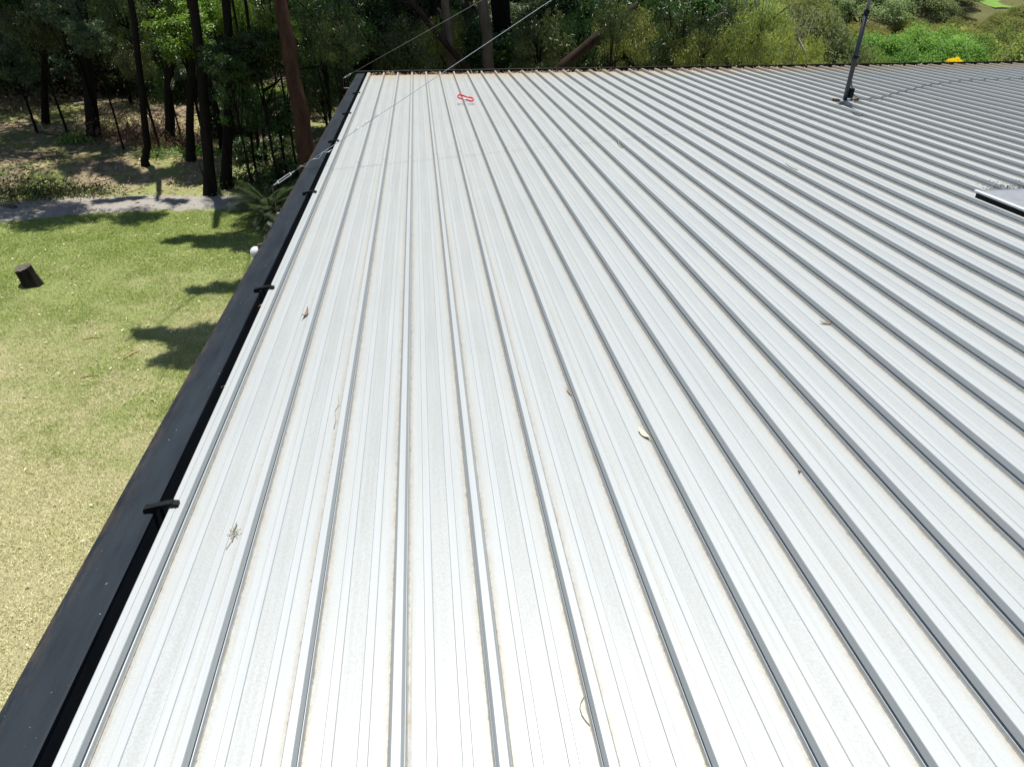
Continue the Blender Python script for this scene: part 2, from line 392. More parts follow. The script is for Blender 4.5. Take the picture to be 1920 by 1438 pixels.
def sheet(k):
    pr = [(.012, -.0014, 1, 0), (.0235, -.0008, 1, 0)]
    for i in range(3):
        c = (i + 1) * PITCH
        pr += panprof(i * PITCH + .0225, c - .0225) + ribprof(c)
    pr[-1] = (3 * PITCH + .0228, .0012, 1, 0)
    n = len(pr); seg = 22; rs = np.random.RandomState(50 + k)
    ys = np.linspace(Y0, Y1 + rs.uniform(-.006, .006), seg + 1); V = []
    ph = rs.rand(8) * 6.28
    for y in ys:
        for i, (x, z, d, q) in enumerate(pr):
            w = 0.
            if z < .0038 and 2 <= i < n - 2:
                w = .0009 * math.sin(y * 1.9 + ph[0] + x * 9) + .0006 * math.sin(y * 4.3 + ph[1] + x * 21)
            V.append((x + .0008 * math.sin(y * .8 + ph[2]), y, z + w))
    idx = np.arange((seg + 1) * n).reshape(seg + 1, n)
    fc = np.stack([idx[:-1, :-1], idx[:-1, 1:], idx[1:, 1:], idx[1:, :-1]], -1).reshape(-1, 4)
    me = mesh('roof_sheet', V, fc)
    for nm, c in (('dirt', 2), ('clean', 3)):
        a = me.attributes.new(nm, 'FLOAT', 'POINT'); a.data.foreach_set('value', np.tile([p[c] for p in pr], seg + 1).astype(np.float32))
    return me
for k in range(NS):
    obj('roof_sheet', sheet(k), M['roof'], roof, loc=(X0 + k * 3 * PITCH, 0, 0))
# edge flashing over the first rib
ep = [(.0228, .0012, 1, 0), (.0200, .0040, .5, .3), (.0170, .0135, 0, 1), (.0097, .0150, 0, 1), (.0097, .0215, 0, 1), (.0148, .0235, 0, 1), (.0118, .0424, 0, 1), (.0102, .0442, 0, 1), (-.0095, .0442, .1, 1),
      (-.0105, .0425, .3, .6), (-.0125, .0425, .3, .6), (-.0135, .0442, 0, 1), (-.030, .0446, .2, 1), (-.0325, .0425, .4, .6), (-.0325, -.02, 1, 0)]
seg = 18; ys = np.linspace(Y0, Y1 - .004, seg + 1); n = len(ep)
V = [(x + .0008 * math.sin(y * 1.3), y, z) for y in ys for x, z, d, q in ep]
ix = np.arange((seg + 1) * n).reshape(seg + 1, n); fc = np.stack([ix[:-1, :-1], ix[1:, :-1], ix[1:, 1:], ix[:-1, 1:]], -1).reshape(-1, 4)
me = mesh('edge_flashing', V, fc)
for nm, c in (('dirt', 2), ('clean', 3)):
    a = me.attributes.new(nm, 'FLOAT', 'POINT'); a.data.foreach_set('value', np.tile([p[c] for p in ep], seg + 1).astype(np.float32))
obj('edge_flashing', me, M['roof'], roof, loc=(X0, 0, 0))

# charcoal barge capping with an open channel beside the roof edge
XL, XO, HB = -.918, -1.067, .030
bp = [(XO + .004, -.22, 0), (XO, -.05, .4), (XO, HB - .030, 1), (XO + .004, HB - .018, 1), (XO + .013, HB - .009, .9), (XO + .030, HB - .004, .4), (XO + .06, HB - .002, .05), (XL - .03, HB, 0), (XL - .006, HB + .001, 0), (XL, HB - .002, .1),
      (XL, HB - .010, .1), (XL + .002, -.045, .2), (XL + .004, -.095, .6), (X0 - .034, -.100, 1.), (X0 - .0335, -.008, .8)]
seg = 16; ys = np.linspace(Y0, Y1 + .05, seg + 1); n = len(bp)
V = [(x + .0016 * math.sin(y * 1.1 + 1) * (1 if i < 10 else 0), y, z + .0016 * math.sin(y * .9) * (1 if i < 10 else 0)) for y in ys for i, (x, z, d) in enumerate(bp)]
ix = np.arange((seg + 1) * n).reshape(seg + 1, n)
fc = [tuple(q) for q in np.stack([ix[:-1, :-1], ix[1:, :-1], ix[1:, 1:], ix[:-1, 1:]], -1).reshape(-1, 4)]
fc += [tuple(int(q) for q in ix[seg])]
me = mesh('barge_capping', V, fc)
a = me.attributes.new('dirt', 'FLOAT', 'POINT'); a.data.foreach_set('value', np.tile([p[2] for p in bp], seg + 1).astype(np.float32))
barge = obj('barge_capping', me, M['dark'], bld); barge.matrix_local = ROOF
def strap():
    mb = MB(); L0, L1 = XL - .030, X0 - .004; w = .011
    pr = [(L0, HB + .010), (L0 + .004, HB + .019), (L0 + .05, .057), (L1 - .016, .063), (L1 - .014, .059), (L1, .057), (L1, .0455), (L1 - .018, .0455), (L1 - .020, .053), (L0 + .05, .046), (L0 + .012, HB + .0015), (L0 + .002, HB + .0015)]
    mb.extr(pr, -w, w, True)
    mb.box((XL + .018, -.005, -.06), (XL + .024, .005, .046)); return mb.mesh('strap')
st = strap()
for y in (.08, 1.86, 3.60, 5.45, 7.33, 8.90, 10.55):
    obj('strap', st, M['black'], barge, loc=(0, y, 0), rot=(0, 0, R(random.Random(y).uniform(-2.5, 2.5))))
# eave gutter along the low end
gp = [(Y1 - .03, -.015), (Y1 - .03, -.115), (Y1 + .105, -.115), (Y1 + .112, .052), (Y1 + .104, .058), (Y1 + .098, .052), (Y1 + .092, -.108), (Y1 - .022, -.108), (Y1 - .022, -.015)]
vs = [(x, y, z) for x in (-1.06, 4.0, 9.0, XR + .1) for y, z in gp]; n = len(gp)
fs = [(s * n + i, s * n + (i + 1) % n, (s + 1) * n + (i + 1) % n, (s + 1) * n + i) for s in range(3) for i in range(n)] + [tuple(range(n)), tuple(reversed(range(3 * n, 4 * n)))]
gut = MB().add(vs, fs).build('eave_gutter', M['black'], bld); gut.matrix_local = ROOF
mb = MB().box((XO + .01, Y0, -.235), (XR + .1, Y1 - .05, -.225)); q = mb.build('soffit', M['soffit'], bld); q.matrix_local = ROOF

# raised flashing tray on the right of the roof
pa = onroof(1831, 356, .085)
xa, ya = pa.x, pa.y
tray = empty('flashing_tray', rw((xa, ya, .0))); tray.rotation_euler = ROOF.to_euler()
tag(tray, 'flat grey flashing tray with a white turned edge lying over the roof ribs', 'flashing')
W_, L_ = 1.6, 2.6
obj('plate', MB().box((.012, -L_, .072), (W_, 0, .076)).mesh('plate'), M['lead'], tray)
lip = MB(); lip.extr([(-.012, .068), (.014, .066), (.014, .082), (.002, .085), (-.014, .081)], -L_, .004, True); lip.build('turned_edge', M['white'], tray)
obj('back_edge', MB().box((.016, .0005, .046), (W_, .010, .079)).mesh('back_edge'), M['lead'], tray)
for yy in (-.4, -1.5, -2.5): obj('support', MB().box((.35, yy, .0445), (W_ - .1, yy + .05, .0715)).mesh('support'), M['black'], tray)
obj('gap_shade', MB().box((.004, -L_, .004), (.010, -.004, .0655)).mesh('gap_shade'), M['black'], tray)  # black strip below the lip, put in for the shade of the open gap

# ------------------------------------------------------------------ antenna mast, guy wires, cable
mb0 = onroof(1582, 196, .0)
kr = round((mb0.x - X0) / PITCH); mx = X0 + kr * PITCH + .0
mp = rw((mb0.x, mb0.y, .0435)); mast = empty('antenna_mast', mp)
tag(mast, 'dark steel antenna mast standing on two brown feet on the roof', 'mast')
MH = 3.6
obj('pole', MB().tube([(0, 0, .0), (0, 0, 1.0)], .028, 16).mesh('pole', True), M['mast'], mast)
obj('upper_pole', MB().tube([(0, 0, .94), (0, 0, MH)], .0215, 16).mesh('upper_pole', True), M['mastup'], mast)
obj('collar', MB().tube([(0, 0, 1.00), (0, 0, 1.035)], .034, 16).mesh('collar', True), M['black'], mast)
obj('collar', MB().tube([(0, 0, .50), (0, 0, .53)], .036, 16).mesh('collar', True), M['black'], mast)
bx = MB().box((.030, -.03, .035), (.085, .035, .150)).box((.036, -.034, .06), (.078, -.030, .135)); bx.build('junction_box', M['black'], mast)
obj('base_plate', MB().box((-.10, -.06, -.001), (.10, .06, .010)).mesh('base_plate'), M['steel'], mast)
for s in (-1, 1):
    f_ = MB(); f_.extr([(0, 0), (.085, 0), (.085, .034), (.072, .038), (.02, .028), (0, .024)], -.028, .028, True)
    o = f_.build('foot', M['rusty'], mast, loc=(s * .085, -.02, -.0), rot=(0, 0, R(10) if s > 0 else R(186)))
obj('guy_ring', MB().tube([(0, 0, MH - .09), (0, 0, MH - .05)], .04, 12).mesh('guy_ring', True), M['steel'], mast)
top = mp + Vector((0, 0, MH - .07))

def anchor(px, py, yr, out, name_label, drop=.24):
    """steel angle bracket that sticks out past the capping and carries a turnbuckle"""
    tipz = None
    r_ = C2R @ np.array([px - CX, py - CY, F]); t_ = (out - 0) / r_[0]; p = np.array([0, 0, HC]) + t_ * r_
    a = empty('guy_bracket', rw((XO - .004, p[1], p[2] - drop))); a.rotation_euler = ROOF.to_euler(); tag(a, name_label, 'bracket', 'guy wire brackets on the roof edge')
    dx = out - (XO - .004)
    obj('arm', MB().box((dx - .015, -.015, -.004), (.002, .015, .004)).mesh('arm'), M['steel'], a)
    obj('post', MB().box((dx - .015, -.012, .0045), (dx - .009, .012, drop)).mesh('post'), M['mast'], a)
    return a, rw(p)
a1, A1 = anchor(513, 348, None, -1.30, 'steel angle bracket holding the nearer guy wire beside the capping')
a2, A2 = anchor(644, 147, None, -1.34, 'steel angle bracket at the far corner of the capping', .16)
def turnbuckle(A, par):
    d = (top - A).normalized(); inv = ROOF.to_3x3().inverted(); 
    loc = lambda w: inv @ (w - par.location)
    mb = MB(); mb.tube([loc(A), loc(A + d * .05)], .005, 6)
    s = d.orthogonal().normalized() * .010
    for k in (-1, 1): mb.tube([loc(A + d * .05 + s * k), loc(A + d * .17 + s * k)], .0042, 6)
    mb.tube([loc(A + d * .045 - s * 1.3), loc(A + d * .045 + s * 1.3)], .006, 6); mb.tube([loc(A + d * .172 - s * 1.3), loc(A + d * .172 + s * 1.3)], .006, 6)
    mb.tube([loc(A + d * .17), loc(A + d * .215)], .005, 6)
    mb.build('turnbuckle', M['steel'], par); return A + d * .215
B1, B2 = turnbuckle(A1, a1), turnbuckle(A2, a2)
def wire(name, a, b, label, rad, tail=False):
    o = empty(name, a); tag(o, label, 'wire', 'guy wires of the mast')
    pts = [Vector((0, 0, 0)) + (b - a) * (k / 24) + Vector((0, 0, -.035 * math.sin(math.pi * k / 24))) for k in range(25)]
    obj('strand', MB().tube(pts, rad, 6).mesh('strand', True), M['wire'], o)
    if tail:
        d = (b - a).normalized(); s = Vector((.25, -.9, -.12)).normalized(); q = [d * .02]
        for k in range(1, 9): q.append(d * (.02 + .045 * k) + s * (.004 + .006 * k) + Vector((0, 0, .018 * math.sin(k * 2.3))))
        obj('loose_tail', MB().tube(q, rad * .8, 5).mesh('loose_tail', True), M['steel'], o)
        q = [d * (.62 + .03 * k) + s * (.004 + .012 * math.sin(k * .7)) + Vector((0, 0, .014 * math.sin(k * 1.7) - .001 * k)) for k in range(12)]
        obj('loose_tail', MB().tube(q, rad * .8, 5).mesh('loose_tail', True), M['steel'], o)
    return o
wire('guy_wire', B1, top, 'thin steel guy wire crossing the roof from the nearer edge bracket', .0027, True)
wire('guy_wire', B2, top, 'thin steel guy wire rising from the far roof corner', .0024)

# coax draped over the rib tops
cp = []
c0 = onroof(1589, 166, .30); a0 = Vector((mb0.x + .032, mb0.y, .30))
cp.append(a0); cp.append(a0 + Vector((.03, .01, -.09))); cp.append(a0 + Vector((.09, .03, -.19)))
path = [(1612, 184), (1632, 184), (1650, 182), (1675, 175), (1705, 167), (1735, 160), (1770, 154), (1810, 150), (1860, 148), (1920, 146), (1990, 145)]
rp = [onroof(x, y, .05) for x, y in path]
for a, b in zip(rp, rp[1:]):
    m = 8
    for k in range(m):
        p = a.lerp(b, k / m); u = ((p.x - X0) / PITCH) % 1.0; d = min(u, 1 - u) * PITCH
        cp.append(Vector((p.x, p.y + .012 * math.sin(p.x * 7), .0495 - (0 if d < .014 else min(.020, (d - .014) * .30)))))
cab = MB().tube([rw(p) - rw(cp[0]) for p in cp], .0058, 6)
tag(cab.build('antenna_cable', M['cable'], loc=rw(cp[0]), smooth=True), 'dark antenna cable draped over the roof ribs right of the mast', 'cable')
q = [onroof(1598, 211, .012), onroof(1605, 216, .008), onroof(1612, 218.5, .008), onroof(1617, 217, .03), onroof(1618, 212.5, .050)]
tag(MB().tube([rw(p) - rw(q[0]) for p in q], .0045, 6).build('cable_end', M['cable'], loc=rw(q[0]), smooth=True), 'short curled cable end lying in front of the mast foot', 'cable')

# ------------------------------------------------------------------ small things on the roof
pc = onroof(873, 188, .05)
rp_ = rw((pc.x, pc.y, .0)); pts = []
ring = MB(); tl = R(17)
ax = Vector((math.cos(R(-12)), math.sin(R(-12)), 0)); ay = Vector((-ax.y, ax.x, 0))
for k in range(40):
    a = 2 * math.pi * k / 40; rx_, ry_ = .100 * math.cos(a), .075 * math.sin(a)
    pts.append(ax * rx_ + ay * ry_ * math.cos(tl) + Vector((0, 0, .075 - .22 * rx_ + .10 * ry_ + .006 * math.sin(3 * a))))
ring.tube(pts + [pts[0]], .0100, 8, False)
ro = ring.build('hose_ring', M['red'], smooth=True, loc=rp_)
tag(ro, 'loop of red hose lying across a roof rib', 'hose')
obj('highlight_band', MB().tube([pts[29], pts[30], pts[31]], .0125, 8).mesh('highlight_band', True), M['white'], ro)  # white band that paints the highlight onto the red ring

def leafobj(name, px, py, length, width, ang, curl, m, label, lift=.004, cat='leaf'):
    p = onroof(px, py, .0); u = ((p.x - X0) / PITCH) % 1.0; h = .0445 if min(u, 1 - u) < .06 else .0005
    vs = []; n = 8; length *= .8; width *= .8; curl *= .6
    for k in range(n + 1):
        s = k / n; w = width * math.sin(math.pi * min(.97, max(.03, s))) ** .8 * .5; x = (s - .5) * length
        z = lift + curl * length * (abs(s - .5) * 2) ** 2 
        vs += [(x, -w, z + curl * w * 1.2), (x, 0, z), (x, w, z + curl * w * 1.2)]
    for v in list(vs): vs.append((v[0], v[1], v[2] + .0012))
    o_ = 3 * (n + 1); fs = []
    for k in range(n):
        for j in range(2):
            a = k * 3 + j; fs += [(a, a + 3, a + 4, a + 1), (o_ + a, o_ + a + 1, o_ + a + 4, o_ + a + 3)]
    st_ = MB().add(vs, fs); st_.tube([(-.5 * length, 0, lift + curl * length), (-.68 * length, .02 * length, lift + .8 * curl * length)], .0009, 5)
    o = st_.build(name, m, loc=rw((p.x, p.y, h)), rot=(-SLOPE, 0, R(ang))); tag(o, label, cat); return o
leafobj('dead_leaf', 1207, 816, .085, .026, 110, .25, M['paleleaf'], 'cream dead leaf on the roof at the middle of the picture')
leafobj('dead_leaf', 574, 592, .105, .020, 78, .5, M['brownleaf'], 'curled brown leaf against a rib near the capping')
leafobj('dead_leaf', 1070, 740, .10, .012, 106, .1, M['brownleaf'], 'dark narrow leaf stuck along the foot of a rib')
leafobj('dead_leaf', 1547, 608, .075, .018, 160, .35, M['brownleaf'], 'small dark leaf on the roof right of centre')
leafobj('dead_leaf', 1499, 883, .04, .012, 60, .3, M['brownleaf'], 'tiny dark leaf scrap beside a rib on the right')
leafobj('dead_leaf', 493, 573, .06, .018, 60, .2, M['stick'], 'orange leaf lying on the edge flashing beside the capping')
leafobj('dead_leaf', 425, 725, .05, .012, 60, .4, M['brownleaf'], 'brown leaf scrap caught at the capping channel')
leafobj('dead_leaf', 1760, 163, .16, .05, 20, .2, M['stick'], 'reddish leaf scrap lying beside the antenna cable')
def stem(name, pxs, rad, label, m, hs=.004):
    ps = [onroof(x, y, 0) for x, y in pxs]; q = []
    for p in ps:
        u = ((p.x - X0) / PITCH) % 1.0; d = min(u, 1 - u) * PITCH; q.append(rw((p.x, p.y, .047 if d < .020 else hs)))
    tag(MB().tube([v - q[0] for v in q], rad, 5).build(name, m, loc=q[0], smooth=True), label, 'twig')
stem('dry_stem', [(1096, 1305), (1089, 1318), (1087, 1328), (1091, 1342), (1098, 1352), (1106, 1361)], .0011, 'thin curved dry stem near the bottom of the roof', M['grass_dry'])
stem('dry_stem', [(634, 742), (636, 760), (628, 772), (630, 790), (626, 805)], .0010, 'thin crooked dry stem between two ribs on the left', M['grass_dry'])
stem('dry_stem', [(1464, 309), (1472, 318), (1482, 325), (1494, 330)], .003, 'pale curved dry stem on the roof below the mast', M['grass_dry'])
stem('dry_stem', [(1157, 268), (1161, 275), (1167, 279)], .003, 'small dry twig in the middle of the far roof', M['grass_dry'])
tw = empty('twig_clump', rw(onroof(441, 1000, .002))); tw.rotation_euler = (-SLOPE, 0, 0)
tag(tw, 'little clump of dry grass and twigs beside a rib near the nearest strap', 'twigs')
rg = random.Random(8)
for k in range(13):
    a = rg.uniform(0, 6.28); l = rg.uniform(.012, .040); c = Vector((rg.uniform(-.008, .008), rg.uniform(-.014, .014), rg.uniform(.001, .010)))
    obj('twig', MB().tube([c, c + Vector((math.cos(a) * l * .5, math.sin(a) * l * .5, .005)), c + Vector((math.cos(a) * l * .55, math.sin(a) * l, .002))], .0010, 5).mesh('twig'), M['grass_dry'], tw)
obj('twig', MB().tube([(0, -.012, .002), (-.003, -.035, .002), (-.012, -.068, .001)], .0009, 5).mesh('twig'), M['brownleaf'], tw)
# leaf litter packed along the eave gutter
def leafcards(n, P, D, Nn, L, Wd):
    s = np.cross(D, Nn); s /= np.linalg.norm(s, axis=1)[:, None] + 1e-9
    L = L[:, None]; Wd = Wd[:, None]
    v = np.stack([P, P + D * L * .45 + s * Wd * .5 + Nn * Wd * .12, P + D * L, P + D * L * .45 - s * Wd * .5 + Nn * Wd * .12], 1).reshape(-1, 3)
    return v, np.arange(4 * n).reshape(n, 4)
def unit(a): return a / (np.linalg.norm(a, axis=1)[:, None] + 1e-9)
def setattr_face(me, name, vals):
    a = me.attributes.new(name, 'FLOAT', 'FACE'); a.data.foreach_set('value', np.asarray(vals, np.float32))
rs = np.random.RandomState(4); n = 5200
P = np.stack([rs.uniform(-.85, 14.5, n), Y1 + rs.normal(.020, .030, n), -.05 + rs.rand(n) * .075], 1)
cl = vnoise(P[:, 0], P[:, 0] * 0, .22, 7); P[:, 2] += (cl - .5) * .05; P[:, 1] = np.clip(P[:, 1], Y1 - .05, Y1 + .088)
inp = P[:, 1] < Y1 + .005; P[inp, 2] = np.maximum(P[inp, 2], .003) * .5 + .002
D = unit(rs.normal(size=(n, 3)) * [1, 1, .35]); Nn = unit(rs.normal(size=(n, 3)) * .5 + [0, 0, 1])
v, f = leafcards(n, P, D, Nn, rs.uniform(.03, .09, n), rs.uniform(.008, .02, n))
v = v @ RX.T + np.array([0, 0, R0])
me = mesh('gutter_litter', v, f); setattr_face(me, 'tint', rs.rand(n)); tag(obj('gutter_litter', me, M['litter']), 'brown dead leaves packed along the eave gutter', 'leaf litter', kind='stuff')

n = 4200
P = np.stack([xa + .30 + rs.rand(n) * 1.2, ya + .012 + np.abs(rs.normal(size=n)) * .17, np.full(n, .004)], 1)
uu_ = ((P[:, 0] - X0) / PITCH) % 1.; dd = np.minimum(uu_, 1 - uu_) * PITCH; P = P[(dd > .022) | (rs.rand(n) < .6)]; n = len(P)
uu_ = ((P[:, 0] - X0) / PITCH) % 1.; dd = np.minimum(uu_, 1 - uu_) * PITCH; P[:, 2] = np.where(dd < .012, .0445, np.where(dd < .024, .004 + (.024 - dd) * 2.2, .003))
D = unit(rs.normal(size=(n, 3)) * [1, 1, .2]); Nn = unit(rs.normal(size=(n, 3)) * .4 + [0, 0, 1]); Nn = unit(Nn - D * (Nn * D).sum(1)[:, None])
v, f = leafcards(n, P, D, Nn, rs.uniform(.006, .022, n), rs.uniform(.005, .014, n)); v = v @ RX.T + np.array([0, 0, R0])
me = mesh('roof_debris', v, f); setattr_face(me, 'tint', rs.rand(n) * .5); tag(obj('roof_debris', me, M['soot']), 'dark leaf crumbs and grime gathered behind the flashing tray', 'debris', kind='stuff')
# white lamp dome under the capping edge
lp = onroof(474, 478, -.06); r_ = C2R @ np.array([480 - CX, 474 - CY, F]); t_ = (-1.16) / r_[0]; lp = np.array([0, 0, HC]) + t_ * r_
lamp = empty('outdoor_lamp', rw(lp)); tag(lamp, 'small white and pale blue dome lamp fixed outside the charcoal capping', 'lamp')
def dome(r, h, n=18, m=6):
    mb = MB(); vs = []; 
    for j in range(m + 1):
        a = j / m * math.pi / 2; vs += [(r * math.cos(a) * math.cos(2 * math.pi * k / n), r * math.cos(a) * math.sin(2 * math.pi * k / n), h * math.sin(a)) for k in range(n)]
    fs = [(j * n + k, j * n + (k + 1) % n, (j + 1) * n + (k + 1) % n, (j + 1) * n + k) for j in range(m) for k in range(n)]
    fs.append(tuple(reversed(range(n)))); return mb.add(vs, fs)
dome(.038, .042).build('shade', M['white'], lamp, True)
obj('band', MB().tube([(0, 0, -.022), (0, 0, .004)], .035, 18).mesh('band', True), M['blue'], lamp)
obj('arm', MB().tube([(.02, .0, .048), (.075, .02, .055), (.13, .03, .02)], .012, 8).mesh('arm', True), M['rusty'], lamp)

# ------------------------------------------------------------------ trees: meshes
def crown_mesh(name, seed, cents, rads, per, L, Wd, kind):
    rs = np.random.RandomState(seed); Ps = []; Ds = []; Ns = []; T = []
    for c, r in zip(cents, rads):
        m = max(8, int(per * (r / np.mean(rads)) ** 2)); g = rs.normal(size=(m, 3)); 
        g = unit(g) * (rs.rand(m, 1) ** .45)
        if kind == 'pad': g *= [1, 1, .45]
        if kind == 'dome': g = unit(g) * (.55 + .45 * rs.rand(m, 1)); g[:, 2] = np.where(g[:, 2] < -.2, -g[:, 2] * .6, g[:, 2])
        p = np.asarray(c) + g * r
        if kind == 'gum':
            d = unit(rs.normal(size=(m, 3)) * .6 + [0, 0, -1]); nn = unit(rs.normal(size=(m, 3)) * [1, 1, .5] + [0, 0, .25])
        else:
            d = unit(g * (.4 if kind == 'dome' else .8) + rs.normal(size=(m, 3)) * .7 + [0, 0, -.25]); nn = unit(rs.normal(size=(m, 3)) * .55 + [0, 0, 1.]) if kind != 'dome' else unit(rs.normal(size=(m, 3)) * .45 + g * .8 + [0, 0, .5])
        Ps.append(p); Ds.append(d); Ns.append(nn); t0 = rs.rand()
        T.append(np.clip(t0 * .8 + rs.rand(m) * .3 - .05, 0, 1))
    P = np.concatenate(Ps); D = np.concatenate(Ds); Nn = np.concatenate(Ns); n = len(P)
    Nn = unit(Nn - D * (Nn * D).sum(1)[:, None])
    v, f = leafcards(n, P, D, Nn, L * rs.uniform(.6, 1.25, n), Wd * rs.uniform(.7, 1.2, n))
    me = mesh(name, v, f); setattr_face(me, 'tint', np.concatenate(T)); return me
def ell(rs, n, rx, ry, rz, hollow=.35):
    g = unit(rs.normal(size=(n, 3))) * (hollow + (1 - hollow) * rs.rand(n, 1) ** .6); return g * [rx, ry, rz]
def limbs(mb, rs, start, cents, k, r0):
    for i in rs.permutation(len(cents))[:k]:
        e = Vector(cents[i]); s = Vector(start(rs.rand())); mid = s.lerp(e, .5) + Vector(rs.normal(size=3) * .08 * (e - s).length)
        mb.tube([s, mid, e], [r0, r0 * .6, r0 * .22], 6)
    return mb
# small leafy tree, 1 m units of crown radius ~ 1, crown centre about 2.2 above its foot
CR = {}; TR = {}
for i in range(4):
    rs = np.random.RandomState(100 + i); c = ell(rs, 75, 1.25, 1.25, 1.15) * [1, 1, 1] + [0, 0, 2.0]
    r = rs.uniform(.22, .46, len(c)); CR['broad%d' % i] = crown_mesh('crown', 200 + i, c, r, 95, .15, .062, 'pad')
    mb = MB().tube([(0, 0, -.3), (.05, .02, .7), (-.03, .05, 1.5), (.06, 0, 2.4)], [.075, .062, .05, .025], 8)
    TR['broad%d' % i] = limbs(mb, rs, lambda u: (.02, .02, .9 + u * 1.2), c, 14, .03).mesh('trunk', True)
for i in range(3):                              # hanging gum foliage
    rs = np.random.RandomState(140 + i); c = ell(rs, 60, 1.5, 1.5, 1.35, .25) + [0, 0, 2.3]
    r = rs.uniform(.25, .5, len(c)); CR['gum%d' % i] = crown_mesh('crown', 240 + i, c, r, 95, .20, .040, 'gum')
    mb = MB().tube([(0, 0, -.3), (.08, .0, .8), (.02, .1, 1.6), (.1, .05, 2.7)], [.085, .07, .055, .02], 8)
    TR['gum%d' % i] = limbs(mb, rs, lambda u: (.06, .04, .8 + u * 1.6), c, 16, .032).mesh('trunk', True)
for i in range(3):                              # rounded hillside crowns, drawn at 3-4 times this size
    rs = np.random.RandomState(170 + i); c = ell(rs, 62, .95, .95, .78, .6); c[:, 2] = np.abs(c[:, 2]) * .95 - .05 + .85
    r = rs.uniform(.17, .34, len(c)); CR['hill%d' % i] = crown_mesh('crown', 270 + i, c, r, 330, .055, .026, 'dome')
    mb = MB().tube([(0, 0, -.25), (.02, .0, .3), (-.02, .02, .7), (.02, 0, 1.2)], [.045, .035, .027, .01], 8)
    TR['hill%d' % i] = limbs(mb, rs, lambda u: (0, .01, .35 + u * .6), c, 18, .017).mesh('trunk', True)
for i in range(2):                              # open high canopy of a tall gum, 11 m above its foot
    rs = np.random.RandomState(190 + i); c = ell(rs, 34, 3.6, 3.6, 2.2, .2) + [0, 0, 12.]
    r = rs.uniform(.55, 1.0, len(c)); CR['tall%d' % i] = crown_mesh('crown', 290 + i, c, r, 120, .34, .11, 'gum')
    mb = MB(); TR['limb%d' % i] = limbs(mb, rs, lambda u: (0, 0, 8.0 + u * 2.5), c, 18, .07).mesh('limbs', True)

def place(kind, x, y, s, m, bark, label, name='tree', group=None, rz=None, sink=0., sz=1.):
    rg = random.Random(int(x * 1000) * 31 + int(y * 1000))
    e = empty(name, (x, y, gz(x, y) - sink), rg.uniform(0, 6.28) if rz is None else rz); tag(e, label, 'tree' if 'shrub' not in name else 'shrub', group)
    me = CR[kind]; key = (kind, m.name)
    if key not in CACHE:
        c = me.copy(); c.materials.clear(); c.materials.append(m); CACHE[key] = c
    k2 = (kind, bark.name, 't')
    if k2 not in CACHE:
        c = TR[kind].copy(); c.materials.clear(); c.materials.append(bark); CACHE[k2] = c
    obj('crown', CACHE[key], None, e, scale=(s, s, s * sz)); obj('trunk', CACHE[k2], None, e, scale=(s, s, s * sz)); return e
CACHE = {}
def tallgum(pts, rads, bark, label, crown=None, cs=1., ckind='tall0', cm='gum', group=None, seed=0, n=12):
    """pts: world points of the trunk from the ground up"""
    p0 = Vector(pts[0]); e = empty('gum_tree', p0); tag(e, label, 'tree', group)
    rs = np.random.RandomState(seed); q = []; rr_ = []
    pts = [Vector(p) for p in pts]
    for a, b, ra, rb in zip(pts, pts[1:], rads, rads[1:]):
        for k in range(4): q.append(a.lerp(b, k / 4) + Vector(rs.normal(size=3) * min(ra * .12, .014))); rr_.append((ra + (rb - ra) * k / 4) * rs.uniform(.95, 1.06))
    q.append(pts[-1]); rr_.append(rads[-1])
    q = [q[0] + Vector((0, 0, -.35))] + q; rr_ = [rr_[0] * 1.35] + rr_; rr_[1] *= 1.22
    MB().tube([v - p0 for v in q], rr_, n).build('trunk', bark, e, True)
    if crown is not None:
        key = (ckind, cm)
        if key not in CACHE:
            c = CR[ckind].copy(); c.materials.clear(); c.materials.append(M[cm]); CACHE[key] = c
        k2 = ('l' + ckind, bark.name)
        if k2 not in CACHE:
            c = TR['limb' + ckind[-1]].copy(); c.materials.clear(); c.materials.append(bark); CACHE[k2] = c
        loc = Vector(crown) - p0 - Vector((0, 0, 12 * cs))
        rz = rs.uniform(0, 6.28)
        obj('crown', CACHE[key], None, e, loc=loc, scale=cs, rot=(0, 0, rz)); obj('limbs', CACHE[k2], None, e, loc=loc, scale=cs, rot=(0, 0, rz))
    return e

# ------------------------------------------------------------------ trees: placing
def trunk_from(base_px, top_px, width, dy=0., H=11., bend=None, base_xyz=None):
    b = atg(*base_px) if base_xyz is None else Vector(base_xyz)
    t = aty(*top_px, b.y + dy); d = (t - b); d = d / max(d.z, .5)
    pts = [b] + ([aty(*bend, b.y + dy * .3)] if bend else []) + [t, Vector((t.x + d.x * .5 * (H - t.z), t.y + d.y * .5 * (H - t.z), H))]
    n = len(pts); r = width / 2
    return pts, [r * (1 - .45 * k / (n - 1)) for k in range(n)]
TALL = []
def tall(base_px, top_px, width, bark, label, crown_off=(0, 0), cs=1., cz=13., dy=0., kind=None, bend=None, group=None, H=11., cm='gum', crown=True):
    pts, rr_ = trunk_from(base_px, top_px, width, dy, H, bend); k = len(TALL); TALL.append(pts)
    c = Vector((pts[-1].x + crown_off[0], pts[-1].y + crown_off[1], cz)) if crown else None
    return tallgum(pts, rr_, M[bark], label, c, cs, kind or 'tall%d' % (k % 2), cm, group, seed=k)
tall((175, 257), (150, 0), .34, 'bark_dark', 'thick dark gum trunk leaning left at the edge of the wood', (-3, 0), 1.0)
crooked = tall((272, 310), (252, 40), .20, 'bark_dark', 'slim dark trunk with a crooked foot on the bank above the road', bend=(276, 275), crown=False)
tall((318, 276), (316, 60), .26, 'bark_dark', 'straight dark trunk right of the crooked one on the bank', (-4.6, 3.5), .8)
